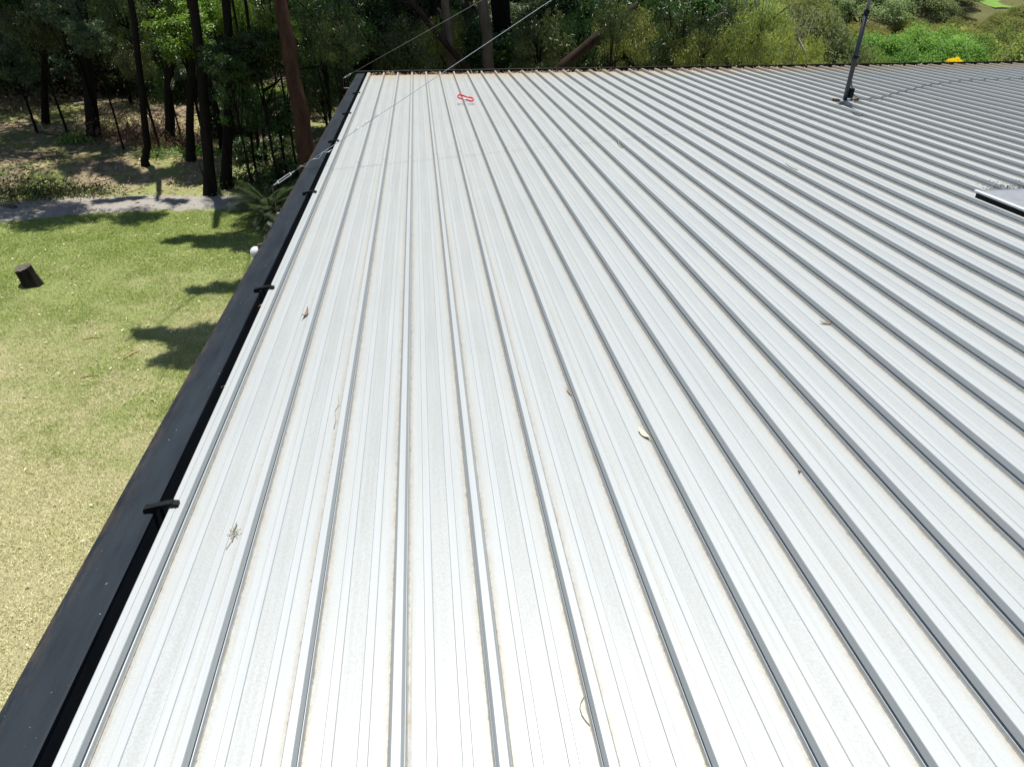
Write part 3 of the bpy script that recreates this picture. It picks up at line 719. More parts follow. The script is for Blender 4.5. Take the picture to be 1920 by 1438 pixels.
tall((357, 302), (360, 40), .21, 'bark_dark', 'straight slender dark trunk left of the roadside pair', (3.0, 3.5), .5)
tall((394, 366), (378, 120), .27, 'bark_dark', 'left trunk of the dark pair standing at the road edge', (0.6, 2.2), .45, cz=12)
tall((424, 352), (432, 120), .26, 'bark_dark', 'right trunk of the dark pair standing at the road edge', (2.6, 1.5), .8, cz=13)
tall((86, 232), (80, 20), .20, 'bark_dark', 'thin dark trunk at the far left of the wood', (-2, 2), .9)
tall((500, 313), (492, 230), .11, 'bark_dark', 'thin dark stem behind the roadside pair near the red trunk', (3.6, 4), .5, cz=9, H=8)
tall((491, 318), (478, 240), .08, 'bark_dark', 'thinnest leaning stem next to the red trunk', (3.6, 6), .5, cz=9, H=8)
# the red trunk close to the roof edge; its branches hang over the lawn and shade it
p0 = atg(592, 402); pm = aty(577, 300, p0.y + .1); pt = aty(552, 150, p0.y + .3); pu = aty(525, 0, p0.y + .6)
pe = pu + (pu - pt).normalized() * 7.0
red = tallgum([p0, pm, pt, pu, pe], [.215, .19, .16, .14, .09], M['bark_red'], 'red brown trunk leaning behind the corner of the roof edge', seed=40)
blobs = []
for px, py, r, h in ((430, 450, .50, 9.), (375, 452, .50, 9.2), (470, 462, .45, 9.), (345, 449, .32, 9.1), (400, 461, .40, 9.4), (355, 645, .50, 8.0), (380, 660, .42, 8.3), (345, 668, .34, 8.2), (275, 626, .26, 8.3), (310, 628, .30, 8.), (395, 630, .45, 8.2), (420, 540, .34, 8.5), (380, 545, .26, 8.7), (450, 536, .4, 8.6),
                     (60, 415, .8, 9.), (150, 412, .8, 9.4), (230, 408, .75, 9.8), (15, 408, .9, 9.1), (110, 398, .6, 9.9), (290, 405, .45, 9.2), (60, 385, .9, 10.), (440, 384, .5, 9.), (490, 390, .6, 9.3), (520, 392, .6, 9.)):
    g = atg(px, py); blobs.append((g.x + SHX * h, g.y + SHY * h, h, r))
def overhang(parent_tree, sel, seed, bark):
    base = parent_tree.location; c = [(b[0] - base.x, b[1] - base.y, b[2] - base.z) for b in sel]; r = [b[3] for b in sel]
    rs = np.random.RandomState(seed); cc = []; rr2 = []
    for q, w in zip(c, r):
        for k in range(4): cc.append(np.array(q) + rs.normal(size=3) * w * [.45, .30, .25]); rr2.append(w * rs.uniform(.45, .75))
    me = crown_mesh('crown', seed, cc, rr2, 300, .20, .065, 'gum'); obj('crown', me, M['gum'], parent_tree)
    t = parent_tree.children[0]; vz = [v.co for v in t.data.vertices]; tp = max(vz, key=lambda v: v.z)
    mb = MB(); got = [Vector((tp.x, tp.y, tp.z - .3))]
    for q in sorted((Vector(q) for q in c), key=lambda q: (q - got[0]).length):
        s = min(got, key=lambda g: (g - q).length); mb.tube([s, s.lerp(q, .5) + Vector((.05, .1, .15)), q], [.022, .016, .008], 6); got.append(q)
    mb.build('limbs', bark, parent_tree, True)
overhang(red, blobs[:14] + blobs[21:], 61, M['bark_red'])
# a gum just out of the frame on the left shades the road and the near bank
lg = tallgum([(-14.5, 17.9, gz(-14.5, 17.9)), (-14.3, 17.9, 5), (-14.0, 17.8, 10.5)], [.24, .19, .12], M['bark_dark'], 'dark gum beside the road just past the left edge of the picture', seed=41)
overhang(lg, blobs[14:21], 62, M['bark_dark'])
bl2 = []
for px, py, r, h in ((150, 322, .40, 9.5), (200, 330, .45, 9.7), (245, 337, .42, 9.6), (285, 340, .35, 9.9), (320, 336, .30, 9.8), (30, 292, .35, 9.6), (90, 297, .35, 9.8), (150, 272, .45, 10.), (215, 283, .40, 10.), (90, 262, .4, 10.), (190, 300, .25, 9.6), (205, 380, .28, 9.3), (330, 384, .24, 9.2), (255, 376, .22, 9.4)):
    g = atg(px, py); bl2.append((g.x + SHX * h, g.y + SHY * h, h, r))
overhang(crooked, bl2, 63, M['bark_dark'])
# trunks behind the eave
def trunk_y(p_lo, p_hi, Y, wpx, bark, label, crown_off=(0, 0), cs=1., cz=13, H=11., dy=0., crown=True, seed=0, kind='tall0'):
    lo, hi = aty(*p_lo, Y), aty(*p_hi, Y + dy); d = (hi - lo); z = gz(lo.x, lo.y)
    foot = lo - d * ((lo.z - z) / d.z) if abs(d.x / d.z) < .35 else Vector((lo.x - d.x * .6, lo.y - d.y * .6, gz(lo.x - d.x * .6, lo.y)))
    r = wpx / 1320 * (Y * 1.02) / 2; e = hi + d.normalized() * max(1., (H - hi.z) * (1 if abs(d.x / d.z) < .6 else .25))
    c = Vector((e.x + crown_off[0], e.y + crown_off[1], cz)) if crown else None
    return tallgum([foot, lo, hi, e], [r * 1.15, r, r * .9, r * .5], M[bark], label, c, cs, kind, 'gum', seed=seed)
trunk_y((916, 132), (905, 0), 22, 20, 'bark_grey', 'grey brown gum trunk behind the eave left of the darker one', (0, 2), 1.1, seed=70)
trunk_y((950, 132), (938, 0), 24, 34, 'bark_dark', 'broad dark trunk behind the eave beside the grey one', (2, 2), 1.2, seed=71, kind='tall1')
trunk_y((878, 133), (772, 5), 21, 11, 'bark_brown', 'slanting bare trunk leaning left behind the eave', crown=False, seed=72, H=7)
trunk_y((912, 100), (870, 62), 23.5, 9, 'bark_grey', 'short slanting dead branch crossing behind the grey trunk', crown=False, seed=75, H=4)
trunk_y((1048, 130), (1118, 72), 18.4, 18, 'bark_brown', 'thick brown trunk leaning right behind the eave', (5, 5), .8, seed=73, H=8)
trunk_y((575, 230), (612, 95), 24, 8, 'bark_grey', 'slim pale stem leaning right beside the roof corner', crown=False, seed=74, H=6)

# more gums that make the wood; only their lower trunks and shade show
rgw = random.Random(21); pl = []
GAP = [(-5.7, 20.0, 1.0), (-4.0, 18.5, .8), (-11.2, 28.5, .6), (-3.4, 21.8, .6), (-6.7, 23.2, 1.2), (-8.6, 19.9, 1.9), (-6.2, 18.4, 1.3), (-9.8, 18.5, 1.6), (-5.2, 20.3, 1.0), (-11.0, 21.2, 1.3), (-7.0, 21.6, .9), (1.0, 23.5, 1.2), (-3.4, 25, 1.6), (4.4, 25, 1.8), (5.5, 22, 1.3)]
for k in range(4000):
    if len(pl) >= 64: break
    x, y = rgw.uniform(-26, 8), rgw.uniform(21, 48)
    if x > 3.5 and y < 24: continue
    cxs, cys = x - SHX * 11, y - SHY * 11
    if any((cxs - a) ** 2 + (cys - b) ** 2 < (3.3 + r) ** 2 for a, b, r in GAP): continue
    if any((x - a) ** 2 + (y - b) ** 2 < 2.5 ** 2 for a, b in pl): continue
    if y < 26 and -12 < x < -2.5: continue
    pl.append((x, y))
for k, (x, y) in enumerate(pl):
    z = gz(x, y); w = rgw.uniform(.09, .17)
    tallgum([(x, y, z), (x + rgw.uniform(-.4, .4), y, z + 4), (x + rgw.uniform(-.6, .6), y + rgw.uniform(-.5, .5), z + 10)], [w, w * .85, w * .5], M[rgw.choice(['bark_dark', 'bark_dark', 'bark_grey'])],
            'dark gum trunk standing in the deep shade of the wood', (x, y, z + 11.5), rgw.uniform(.85, 1.15), 'tall%d' % (k % 2), 'gum', 'gums in the shade of the wood', seed=300 + k, n=9)

# undergrowth
U = random.Random(5)
def under(px, py, Y, s, kind, m, label, group=None, name='small_tree', sz=1., bark='bark_dark'):
    """crown centre at the pixel, standing Y metres ahead"""
    p = aty(px, py, Y); cz = dict(broad=2.0, gum=2.3, hill=1.0)[kind[:-1]] * s * sz
    z = gz(p.x, p.y); e = place(kind, p.x, p.y, s, M[m], M[bark], label, name, group, sz=sz); dz = p.z - cz - z
    for c in e.children:
        if c.name.startswith('crown'): c.location.z = dz if abs(dz) < 3. else math.copysign(3., dz)
        else: c.scale.z = c.scale.z * max(.5, (p.z - z) / cz) if cz > 0 else c.scale.z
    return e
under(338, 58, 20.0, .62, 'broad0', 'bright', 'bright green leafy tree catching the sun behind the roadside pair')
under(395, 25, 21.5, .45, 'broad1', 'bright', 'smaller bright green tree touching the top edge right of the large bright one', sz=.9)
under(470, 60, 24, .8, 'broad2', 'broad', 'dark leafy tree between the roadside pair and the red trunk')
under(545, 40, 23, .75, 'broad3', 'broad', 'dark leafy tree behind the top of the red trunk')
under(620, 60, 22.5, .8, 'gum0', 'broad', 'dark drooping tree behind the far roof corner')
under(600, 160, 21, .55, 'gum1', 'broad', 'low drooping shrub between the red trunk and the capping', name='leafy_shrub')
under(505, 185, 21.5, .42, 'broad1', 'bright', 'small bright shrub low in the shade left of the red trunk', name='leafy_shrub', sz=.8)
under(440, 215, 22.5, .6, 'broad2', 'broad', 'dark shrub behind the right trunk of the roadside pair', name='leafy_shrub')
under(470, 290, 19.9, .42, 'broad0', 'broad', 'dark shrub at the road edge right of the roadside pair', name='leafy_shrub')
under(530, 300, 19.2, .5, 'broad3', 'broad', 'dark shrub at the foot of the red trunk', name='leafy_shrub')
under(60, 45, 23.0, .50, 'gum0', 'gum', 'olive sapling whose hanging leaves cover the thin far left trunk')
under(118, 20, 22.6, .45, 'broad1', 'blueg', 'grey green sapling at the top edge left of the thick leaning trunk')
under(232, 30, 22.8, .50, 'gum2', 'gum', 'olive sapling at the top edge in front of the crooked trunk')
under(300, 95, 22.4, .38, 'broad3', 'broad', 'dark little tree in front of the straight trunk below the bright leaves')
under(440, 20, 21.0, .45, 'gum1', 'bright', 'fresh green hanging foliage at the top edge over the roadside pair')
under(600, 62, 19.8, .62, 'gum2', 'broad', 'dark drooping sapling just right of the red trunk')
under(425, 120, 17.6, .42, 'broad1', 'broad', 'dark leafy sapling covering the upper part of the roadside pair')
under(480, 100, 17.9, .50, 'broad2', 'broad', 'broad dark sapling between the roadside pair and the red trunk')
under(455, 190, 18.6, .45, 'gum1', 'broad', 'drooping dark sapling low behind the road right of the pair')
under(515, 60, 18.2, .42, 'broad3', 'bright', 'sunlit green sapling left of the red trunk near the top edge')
under(520, 215, 18.4, .45, 'broad0', 'broad', 'dark bushy sapling close to the left side of the red trunk')
under(630, 70, 17.5, .42, 'gum1', 'gum', 'olive drooping sapling between the red trunk and the roof corner')
under(170, 70, 21.5, .40, 'broad2', 'blueg', 'grey green sapling in front of the thick leaning trunk')
under(20, 110, 23.5, .55, 'broad0', 'blueg', 'grey green sapling at the left edge of the picture')
under(255, 110, 21.2, .35, 'gum0', 'gum', 'little olive sapling hanging before the crooked trunk')
under(95, 140, 27.5, .75, 'broad1', 'blueg', 'grey green small tree with layered leaves at the left of the wood')
under(35, 70, 28, .9, 'broad2', 'blueg', 'dull green small tree at the top left corner', sz=.9)
under(205, 45, 27, .85, 'gum1', 'gum', 'olive small tree right of the thick leaning trunk')
under(215, 130, 29, .8, 'broad3', 'blueg', 'dim grey green small tree behind the crooked trunk')
under(1175, 70, 20, .52, 'gum2', 'gumy', 'yellow green gum sapling behind the leaning brown trunk')
under(1150, 38, 17.8, .34, 'gum1', 'gum', 'olive gum sapling hiding the top of the leaning brown trunk')
under(830, 65, 22.5, .50, 'gum0', 'gumy', 'yellow green gum sapling behind the slanting bare trunk')
under(760, 95, 20, .6, 'gum1', 'gum', 'olive gum sapling just past the eave left of centre')
under(1010, 90, 20.5, .6, 'gum2', 'gum', 'olive gum sapling just past the eave right of the broad trunk')
under(1270, 85, 22, .7, 'gum1', 'gum', 'olive gum sapling behind the middle of the eave')
under(1320, 110, 21, .55, 'gum0', 'gumy', 'yellowish gum sapling low behind the eave right of centre')
under(1420, 70, 26, .75, 'gum2', 'hgum', 'olive gum with grey stems left of the mast', bark='bark_grey')
under(1490, 75, 29, .80, 'gum0', 'hgumy', 'yellow olive gum with pale stems nearest left of the mast', bark='bark_pale')
under(1390, 30, 30, .95, 'gum1', 'gum', 'tall olive gum crown at the top edge left of the mast', bark='bark_pale')
for k in range(62):
    px = U.uniform(-60, 1330); Y = U.uniform(27, 46) if px < 420 else U.uniform(22, 42)
    py = U.uniform(-20, 125) if px > 420 else U.uniform(-20, 150)
    if px < 420 and Y < 30: Y += 5
    kind, m = U.choice([('broad%d' % U.randrange(4), 'broad'), ('gum%d' % U.randrange(3), 'gum'), ('broad%d' % U.randrange(4), 'broad'), ('gum%d' % U.randrange(3), 'broad'), ('broad%d' % U.randrange(4), 'blueg')])
    under(px, py, Y, U.uniform(.7, 1.25) * Y / 30, kind, m, 'dim small tree in the tangled growth of the shaded wood', 'undergrowth trees of the wood')
for k, px in enumerate(range(-90, 470, 34)):
    for Y, py in ((28.5 + U.uniform(-.8, 1.5), U.uniform(100, 165)), (32 + U.uniform(-1, 1), U.uniform(20, 95))):
        under(px + U.uniform(-14, 14), py, Y, U.uniform(.62, .95), U.choice(['broad0', 'broad1', 'broad2', 'broad3', 'gum0']), U.choice(['broad', 'broad', 'blueg', 'gum']), 'dim bush filling the back of the wood above the bank', 'bushes along the back of the wood')
# far wood closing off the view
for k in range(44):
    x, y = U.uniform(-45, 12), U.uniform(46, 66)
    place('hill%d' % U.randrange(3), x, y, U.uniform(4.5, 6.5), M[U.choice(['hdark', 'hdark', 'hgum'])], M['bark_dark'], 'dark tree far back in the wood', 'tree', 'trees far back in the wood')
# valley and hillside on the right
bright_spots = [(1655, 95, 43, 2.7), (1712, 84, 44, 3.0), (1762, 92, 42, 2.7), (1800, 78, 46, 2.5), (1610, 108, 41, 1.7)]
lab = ['leftmost of the four bright green trees right of the mast', 'largest bright green tree right of the mast', 'bright green tree directly behind the yellow blossom', 'rightmost bright green tree above the yellow blossom', 'small bright green bush low behind the mast']
for (px, py, Y, s), l in zip(bright_spots, lab):
    p = aty(px, py, Y); e = place('hill%d' % U.randrange(3), p.x, p.y, s, M['hbright'], M['bark_grey'], l); z = p.z - 1.35 * s
    e.location.z = gz(p.x, p.y)
    for c in e.children:
        if c.name.startswith('crown'): c.location.z = z - e.location.z
        else: c.scale.z *= max(.6, (p.z - e.location.z) / (1.35 * s))
yb = aty(1792, 113, 39); e = place('hill0', yb.x, yb.y, .45, M['yellow'], M['bark_grey'], 'yellow flowering shrub showing just above the far eave', 'flowering_shrub')
for c in e.children:
    if c.name.startswith('crown'): c.location.z = yb.z - .62 - e.location.z
    else: c.scale.z *= (yb.z - e.location.z) / .9
UU = random.Random(77); hp = []
HL = dict(hgum='rounded olive green gum tree', hgumy='rounded yellowish gum tree', hblue='rounded grey green gum tree')
CLEAR = aty(1862, 4, 92)
for k in range(6000):
    if len(hp) >= 170: break
    Y = UU.uniform(36, 125); px = UU.uniform(1290, 2120); p = aty(px, 60, Y); s = UU.uniform(2.8, 4.6)
    if any((p.x - a) ** 2 + (p.y - b) ** 2 < (.70 * (s + c)) ** 2 for a, b, c in hp): continue
    if Y < 49 and 1530 < px < 1965: continue
    if Y < 44 and px < 1500: continue
    if 74 < Y < 112 and 1815 < px < 1990: continue
    hp.append((p.x, p.y, s))
    z = gz(p.x, p.y); lim = aty(px, 118, Y).z           # tree tops must rise above the eave line
    sz = max(.8, min(1.7, (lim - z + UU.uniform(.6, 2.2)) / (1.55 * s)))
    if px > 1780: m = UU.choice(['hgumy', 'hgumy', 'hgum'])
    else: m = UU.choice(['hgum', 'hgumy', 'hblue', 'hgum'])
    place('hill%d' % UU.randrange(3), p.x, p.y, s, M[m], M[UU.choice(['bark_pale', 'bark_grey'])], HL[m] + (' on the slope right of the mast' if px > 1600 else ' on the slope left of the mast'), 'tree', HL[m] + (' right of the mast' if px > 1600 else ' left of the mast'), sz=sz)
# dark house and bright lawn high on the slope
hc = aty(1925, 2, 97); hz = gz(hc.x, hc.y)
house = empty('house', (hc.x, hc.y, hz), R(-8)); tag(house, 'dark roofed house at the top right corner far up the slope', 'house')
obj('wall', MB().box((-5, -3, -1), (5, 3, 2.6)).mesh('wall'), M['housewall'], house)
obj('roof', MB().add([(-5.5, -3.5, 2.605), (5.5, -3.5, 2.605), (5.5, 3.5, 2.605), (-5.5, 3.5, 2.605), (-3.5, 0, 4.2), (3.5, 0, 4.2)], [(0, 1, 5, 4), (1, 2, 5), (2, 3, 4, 5), (3, 0, 4), (3, 2, 1, 0)]).mesh('roof'), M['houseroof'], house)
for wx in (-3, 0, 3): obj('window', MB().box((wx - .6, -3.04, .9), (wx + .6, -3.003, 2.1)).mesh('window'), M['glass'], house)
lc = aty(1858, 5, 90); lw = []
for i in range(13):
    for j in range(7):
        x = lc.x - 1.6 + i * .28; y = lc.y - 3 + j * 1.; lw.append((x, y, gz(x, y) + .12))
tag(obj('slope_lawn', mesh('slope_lawn', lw, [(i * 7 + j, (i + 1) * 7 + j, (i + 1) * 7 + j + 1, i * 7 + j + 1) for i in range(12) for j in range(6)], True), simple('bright mown lawn', (.12, .23, .03), .9, 0, .15, .8)), kind='structure')

# palm beside the bank and spiky bush at the corner of the roof edge
def frond_crown(n, L, seed, droop=.9, leaf=.32, lw=.028):
    rs = np.random.RandomState(seed); Ps = []; Ds = []; Ns = []; Ls = []; mb = MB()
    for k in range(n):
        a = k * 2.399 + rs.uniform(-.3, .3); e0 = rs.uniform(.2, 1.25); q = Vector((0, 0, 0)); pts = [q.copy()]; el = e0
        for j in range(12):
            q = q + Vector((math.cos(a) * math.cos(el), math.sin(a) * math.cos(el), math.sin(el))) * L / 12; el -= droop / 12 * 1.9; pts.append(q.copy())
            if j > 1:
                dirv = (pts[-1] - pts[-2]).normalized(); side = dirv.cross(Vector((0, 0, 1))).normalized()
                for sg in (-1, 1):
                    for h in (0, .5):
                        Ps.append(pts[-2].lerp(pts[-1], h)); d = (dirv * .7 + side * sg * 1. + Vector((0, 0, -.35))).normalized(); Ds.append(d)
                        Ns.append((Vector((0, 0, 1)) - d * d.z).normalized()); Ls.append(leaf * math.sin(math.pi * (.12 + .8 * j / 12)))
        mb.tube(pts, [.014 - .001 * i for i in range(13)], 5)
    n_ = len(Ps); v, f = leafcards(n_, np.array(Ps), np.array(Ds), np.array(Ns), np.array(Ls), np.full(n_, lw))
    me = mesh('fronds', v, f); setattr_face(me, 'tint', rs.rand(n_)); return me, mb.mesh('stalks', True)
def palm(px, py, Y, L, label, seed, n=16, trunk=True):
    p = aty(px, py, Y); z = gz(p.x, p.y); e = empty('palm', (p.x, p.y, z)); tag(e, label, 'palm'); fm, sm = frond_crown(n, L, seed)
    hgt = max(.15, p.z - z); obj('fronds', fm, M['frond'], e, loc=(0, 0, hgt)); obj('stalks', sm, M['frond'], e, loc=(0, 0, hgt))
    MB().tube([(0, 0, -.2), (.04, 0, hgt * .5), (0, 0, hgt + .02)], [.11, .09, .08], 10).build('trunk', M['bark_dark'], e, True); return e
palm(385, 128, 20.8, 1.15, 'palm with arching fronds behind the roadside pair of trunks', 5)
palm(368, 105, 22.5, 1.2, 'second palm with pale drooping fronds farther back behind the first', 9)
pb = aty(512, 415, 15.7); e = empty('spiky_bush', (pb.x, pb.y, gz(pb.x, pb.y))); tag(e, 'spiky dark green bush poking out beside the roof edge on the lawn', 'bush')
fm, sm = frond_crown(70, .95, 15, .45, .24, .02); obj('fronds', fm, M['broad'], e, loc=(0, 0, .30)); obj('stalks', sm, M['broad'], e, loc=(0, 0, .30))
MB().tube([(0, 0, -.1), (.02, 0, .15), (0, 0, .32)], [.07, .06, .05], 8).build('trunk', M['bark_dark'], e, True)

# dead brush, low shrubs and logs on the bank
def brush(px, py, r, n, seed, m, label, L=.30, Wd=.018, flat=.6):
    g = atg(px, py); rs = np.random.RandomState(seed); e = empty('brush_pile' if m == 'brush' else 'low_shrub', g); tag(e, label, 'brush' if m == 'brush' else 'shrub')
    P = rs.normal(size=(n, 3)) * [r, r * .5, r * flat * .4]; P[:, 2] = np.abs(P[:, 2]); D = unit(rs.normal(size=(n, 3)) + [0, 0, .3]); Nn = unit(rs.normal(size=(n, 3)) + [0, 0, .4]); Nn = unit(Nn - D * (Nn * D).sum(1)[:, None])
    v, f = leafcards(n, P, D, Nn, L * rs.uniform(.4, 1.2, n), Wd * rs.uniform(.6, 1.3, n)); me = mesh('foliage', v, f); setattr_face(me, 'tint', rs.rand(n)); obj('foliage', me, M[m], e)
    mb = MB()
    for k in range(14):
        a = rs.normal(size=3) * [r, r * .5, .1]; b = a + rs.normal(size=3) * [.4, .3, .25] * (1 if m == 'brush' else .35); mb.tube([(a[0], a[1], abs(a[2])), (b[0], b[1], abs(b[2]) + .05)], .010, 5)
    tag(mb.build('twigs', M['bark_dark'], e), kind='stuff'); return e
brush(238, 258, .8, 1500, 1, 'brush', 'heap of dead brown brush left of the crooked trunk', flat=1.1)
brush(296, 268, .75, 1500, 2, 'brush', 'heap of dead brown brush between the crooked and the straight trunk', flat=1.1)
brush(345, 280, .5, 700, 3, 'brush', 'small heap of dead twigs beside the straight slender trunk', flat=.9)
brush(60, 366, .6, 1500, 4, 'broad', 'low dark shrub on the bank at the left edge of the road', .09, .03, .55)
brush(120, 366, .6, 1100, 5, 'gum', 'low olive shrub on the road bank left of centre', .08, .025, .5)
brush(175, 364, .40, 600, 6, 'gum', 'smallest olive shrub at the end of the shaded road bank', .08, .025, .5)
brush(10, 345, .6, 900, 7, 'broad', 'dark shrub on the bank at the left edge of the picture', .10, .03, .9)
brush(375, 293, .35, 500, 8, 'bright', 'small fresh green shrub at the foot of the straight slender trunk', .12, .05, .8)
brush(480, 318, .5, 800, 9, 'bright', 'sunlit patch of fresh green plants behind the roadside pair', .14, .05, .5)
brush(455, 345, .4, 700, 10, 'broad', 'dark low plants at the foot of the right roadside trunk', .14, .05, .9)
brush(300, 298, .30, 260, 11, 'bright', 'green tuft of long grass right of the crooked foot', .3, .015, 1.0)
brush(140, 268, .30, 300, 12, 'bright', 'green leafy weed below the thick leaning trunk', .16, .04, .6)
brush(560, 345, .6, 1100, 13, 'broad', 'dark low plants at the base of the red trunk beside the capping', .18, .05, 1.0)
brush(20, 205, 1.2, 1200, 14, 'brush', 'wide heap of dead brush at the far left of the wood', .35, .02, .7)
def log(px0, px1, rad, m, label, lift0=.0, lift1=0.):
    a, b = atg(*px0), atg(*px1); a.z += rad * .7 + lift0; b.z += rad * .7 + lift1
    tag(MB().tube([v - a for v in (a, a.lerp(b, .5) + Vector((0, .02, .01)), b)], [rad, rad * .9, rad * .6], 7).build('fallen_stick' if rad < .03 else 'fallen_log', m, loc=a, smooth=True), label, 'stick' if rad < .03 else 'log')
log((240, 250), (245, 250), .025, M['bark_pale'], 'short white stick poking up out of the dead brush', .0, .32)
log((300, 292), (330, 290), .045, M['bark_pale'], 'pale fallen log right of the crooked trunk')
log((140, 200), (165, 196), .06, M['bark_pale'], 'pale log lit by the sun deep in the wood')
log((30, 395), (4, 390), .07, M['bark_grey'], 'grey log at the roadside on the far left')
log((232, 674), (261, 659), .012, M['stick'], 'forked orange stick on the lawn right of centre')
log((245, 658), (256, 661), .008, M['stick'], 'little orange twig just above the forked stick')
log((150, 710), (186, 704), .010, M['stick'], 'thin straight stick low on the lawn')
log((155, 637), (192, 634), .008, M['stick'], 'thin pale twig on the lawn above the forked stick')
sp_ = atg(388, 354); tag(MB().tube([(0, 0, -.1), (-.02, 0, .4), (-.09, .02, .9)], [.016, .013, .008], 6).build('bare_sapling', M['bark_dark'], loc=sp_, smooth=True), 'bare thin sapling left of the roadside pair', 'sapling')

# old stump on the lawn
sb = atg(63, 533); stp = empty('tree_stump', sb); stp.scale = (.66, .66, .74); tag(stp, 'old dark tree stump leaning on the lawn', 'stump')
rs = np.random.RandomState(12); n = 30; rings = []; hs = [-.12, 0, .10, .22, .34, .44]
rad = .235 * (1 + .10 * np.array([math.sin(3 * 2 * math.pi * k / n + 1) + .7 * math.sin(7 * 2 * math.pi * k / n) for k in range(n)]) * .6 + rs.uniform(-.03, .03, n))
for j, h in enumerate(hs):
    s = 1.12 - .05 * j if j < 3 else .97 - .02 * (j - 3)
    for k in range(n):
        a = 2 * math.pi * k / n; rings.append((math.cos(a) * rad[k] * s - .27 * h - .02, math.sin(a) * rad[k] * s * .8 + .05 * h, h + (.05 * math.cos(a - .5) + rs.uniform(-.012, .012) if j == 5 else 0)))
fs = [(j * n + k, j * n + (k + 1) % n, (j + 1) * n + (k + 1) % n, (j + 1) * n + k) for j in range(5) for k in range(n)]
obj('bark', mesh('bark', rings, fs, False), M['stump'], stp)
tp = rings[5 * n:]; cxx = np.mean(tp, 0); inn = [tuple(cxx + (np.array(p) - cxx) * .55 + [0, 0, -.015]) for p in tp]
obj('cut_face', mesh('cut_face', tp + inn + [tuple(cxx + [0, 0, -.03])], [(k, (k + 1) % n, n + (k + 1) % n, n + k) for k in range(n)] + [(n + k, n + (k + 1) % n, 2 * n) for k in range(n)]), M['stumptop'], stp)

# ------------------------------------------------------------------ grass and fallen leaves
def proj(P):
    c = (P - CAM) @ C2W; return c[:, 0] / c[:, 2] * F + CX, c[:, 1] / c[:, 2] * F + CY, c[:, 2]
def lawn_points(n, seed, x0=-17., x1=-.80, y0=.5, y1=17.4):
    rs = np.random.RandomState(seed); x = rs.uniform(x0, x1, n); y = y0 + (y1 - y0) * rs.rand(n)
    P = np.stack([x, y, ground_z(x, y)], 1); u, v, z = proj(P)
    cut = np.interp(x, [e_[0] for e_ in edge_near], [e_[1] for e_ in edge_near])
    k = (x > -2.5 - .72 * (y + 3)) & (y < cut + .08 * np.sin(x * 9))
    return P[k], rs
def grass_mat():
    m, t, b = mat('mown grass blades'); p = wpos(t)
    ti = N(t, 'ShaderNodeAttribute', attribute_name='tint').outputs['Fac']
    sx = N(t, 'ShaderNodeSeparateXYZ'); t.links.new(p, sx.inputs[0])
    n1 = noise(t, p, .42, 5, .6); n2 = noise(t, p, 2.4, 5, .65)
    far = mth(t, 'MULTIPLY', mth(t, 'SUBTRACT', sx.outputs[1], 9.5), .11)
    k = mth(t, 'ADD', mth(t, 'ADD', mth(t, 'MULTIPLY', n1, 2.1), mth(t, 'MULTIPLY', n2, 1.1)), mth(t, 'SUBTRACT', far, 1.08))
    k = mth(t, 'ADD', k, mth(t, 'MULTIPLY', mth(t, 'SUBTRACT', ti, .5), .6))
    k = mth(t, 'ADD', k, mth(t, 'MULTIPLY', mth(t, 'SUBTRACT', noise(t, p, 6.5, 4, .7), .5), 1.3))
    c = mix(t, ramp(t, k, [(.22, (0,) * 3), (.85, (1,) * 3)]), mix(t, ti, (.57, .56, .31), (.85, .82, .55)), mix(t, ti, (.25, .335, .075), (.46, .54, .18)))
    t.links.new(c, b.inputs['Base Color']); b.inputs['Roughness'].default_value = .6; b.inputs['Specular IOR Level'].default_value = .25
    tr = N(t, 'ShaderNodeBsdfTranslucent'); t.links.new(c, tr.inputs[0]); ms = N(t, 'ShaderNodeMixShader'); ms.inputs[0].default_value = .3
    t.links.new(b.outputs[0], ms.inputs[1]); t.links.new(tr.outputs[0], ms.inputs[2]); t.links.new(ms.outputs[0], t.nodes['Material Output'].inputs[0]); return m
P, rs = lawn_points(1750000, 31)
keep = rs.rand(len(P)) < .35 + .9 * vnoise(P[:, 0], P[:, 1], .35, 5); P = P[keep]; n = len(P)
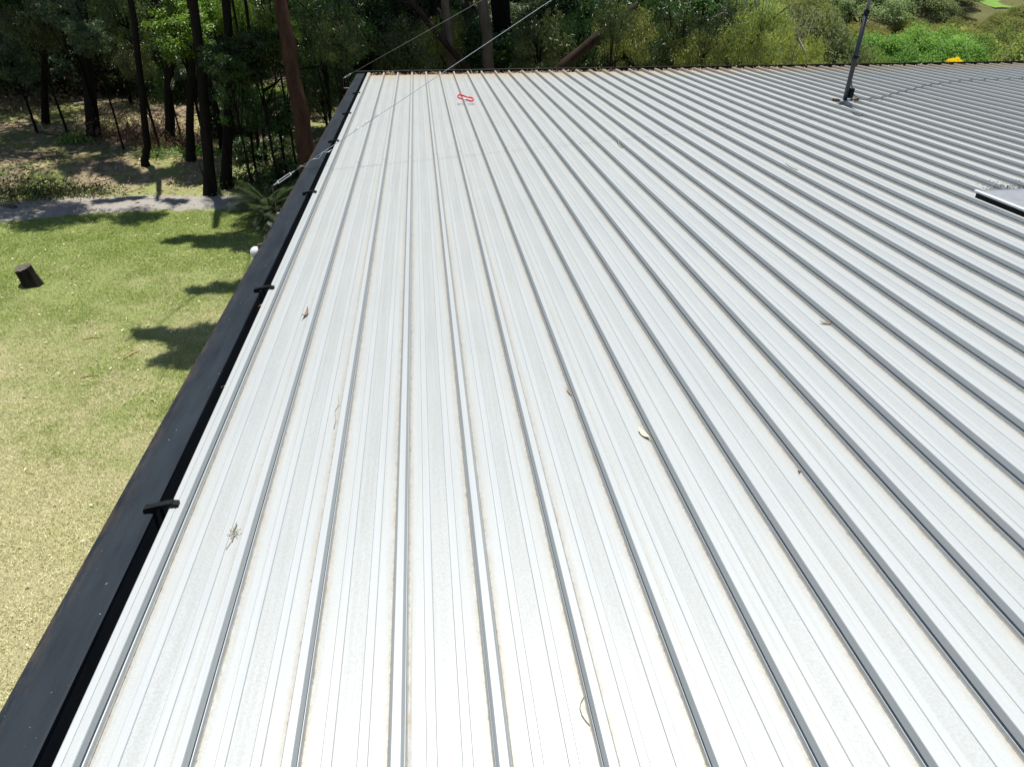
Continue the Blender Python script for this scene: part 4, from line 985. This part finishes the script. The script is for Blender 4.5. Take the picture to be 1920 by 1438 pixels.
D = unit(rs.normal(size=(n, 3)) * [1, 1, .25] + [0, 0, .62]); side = unit(np.cross(D, rs.normal(size=(n, 3))))
L = rs.uniform(.02, .055, n)[:, None] * (.7 + .7 * vnoise(P[:, 0], P[:, 1], .5, 6))[:, None]; w = rs.uniform(.004, .008, n)[:, None]
v = np.stack([P - side * w - [0, 0, .004], P + side * w - [0, 0, .004], P + D * L], 1).reshape(-1, 3)
me = mesh('grass', v, np.arange(3 * n).reshape(n, 3)); setattr_face(me, 'tint', rs.rand(n)); tag(obj('grass', me, grass_mat()), 'patchy sunlit lawn of dry and green mown grass', 'grass', kind='stuff')
print('grass', n)
P, rs = lawn_points(13000, 32); keep = rs.rand(len(P)) < .15 + vnoise(P[:, 0], P[:, 1], 1.4, 9) ** 2; P = P[keep][:2300]; n = len(P); P[:, 2] += rs.uniform(.02, .045, n)
# woodland floor and road leaves
m_ = 16000; x = rs.uniform(-17, 2, m_); y = rs.uniform(17.2, 29, m_); k = rs.rand(m_) < .15 + .9 * vnoise(x, y, 1.3, 11); x, y = x[k], y[k]
P2 = np.stack([x, y, ground_z(x, y) + .03], 1)
def scatter(name, P, rs, m, lo, hi, label):
    n = len(P); D = unit(rs.normal(size=(n, 3)) * [1, 1, .25]); Nn = unit(rs.normal(size=(n, 3)) * .35 + [0, 0, 1]); Nn = unit(Nn - D * (Nn * D).sum(1)[:, None])
    l = rs.uniform(lo, hi, n); v, f = leafcards(n, P, D, Nn, l, l * rs.uniform(.18, .45, n)); me = mesh(name, v, f); setattr_face(me, 'tint', rs.rand(n)); tag(obj(name, me, m), label, 'leaves', kind='stuff')
scatter('fallen_leaves', P, rs, M['lawnleaf'], .025, .085, 'pale dry leaves and bark scraps scattered over the lawn')
scatter('forest_litter', P2, rs, M['litter'], .06, .20, 'brown leaf litter covering the floor of the wood')
rows2 = []
for k in range(420):
    x = rs.uniform(-13, -2.5); a, b = road_y(x); y = rs.uniform(a, b); rows2.append((x, y, gz(x, y) + .065))
scatter('road_leaves', np.array(rows2), rs, M['lawnleaf'], .04, .10, 'pale leaves dotted over the grey road')
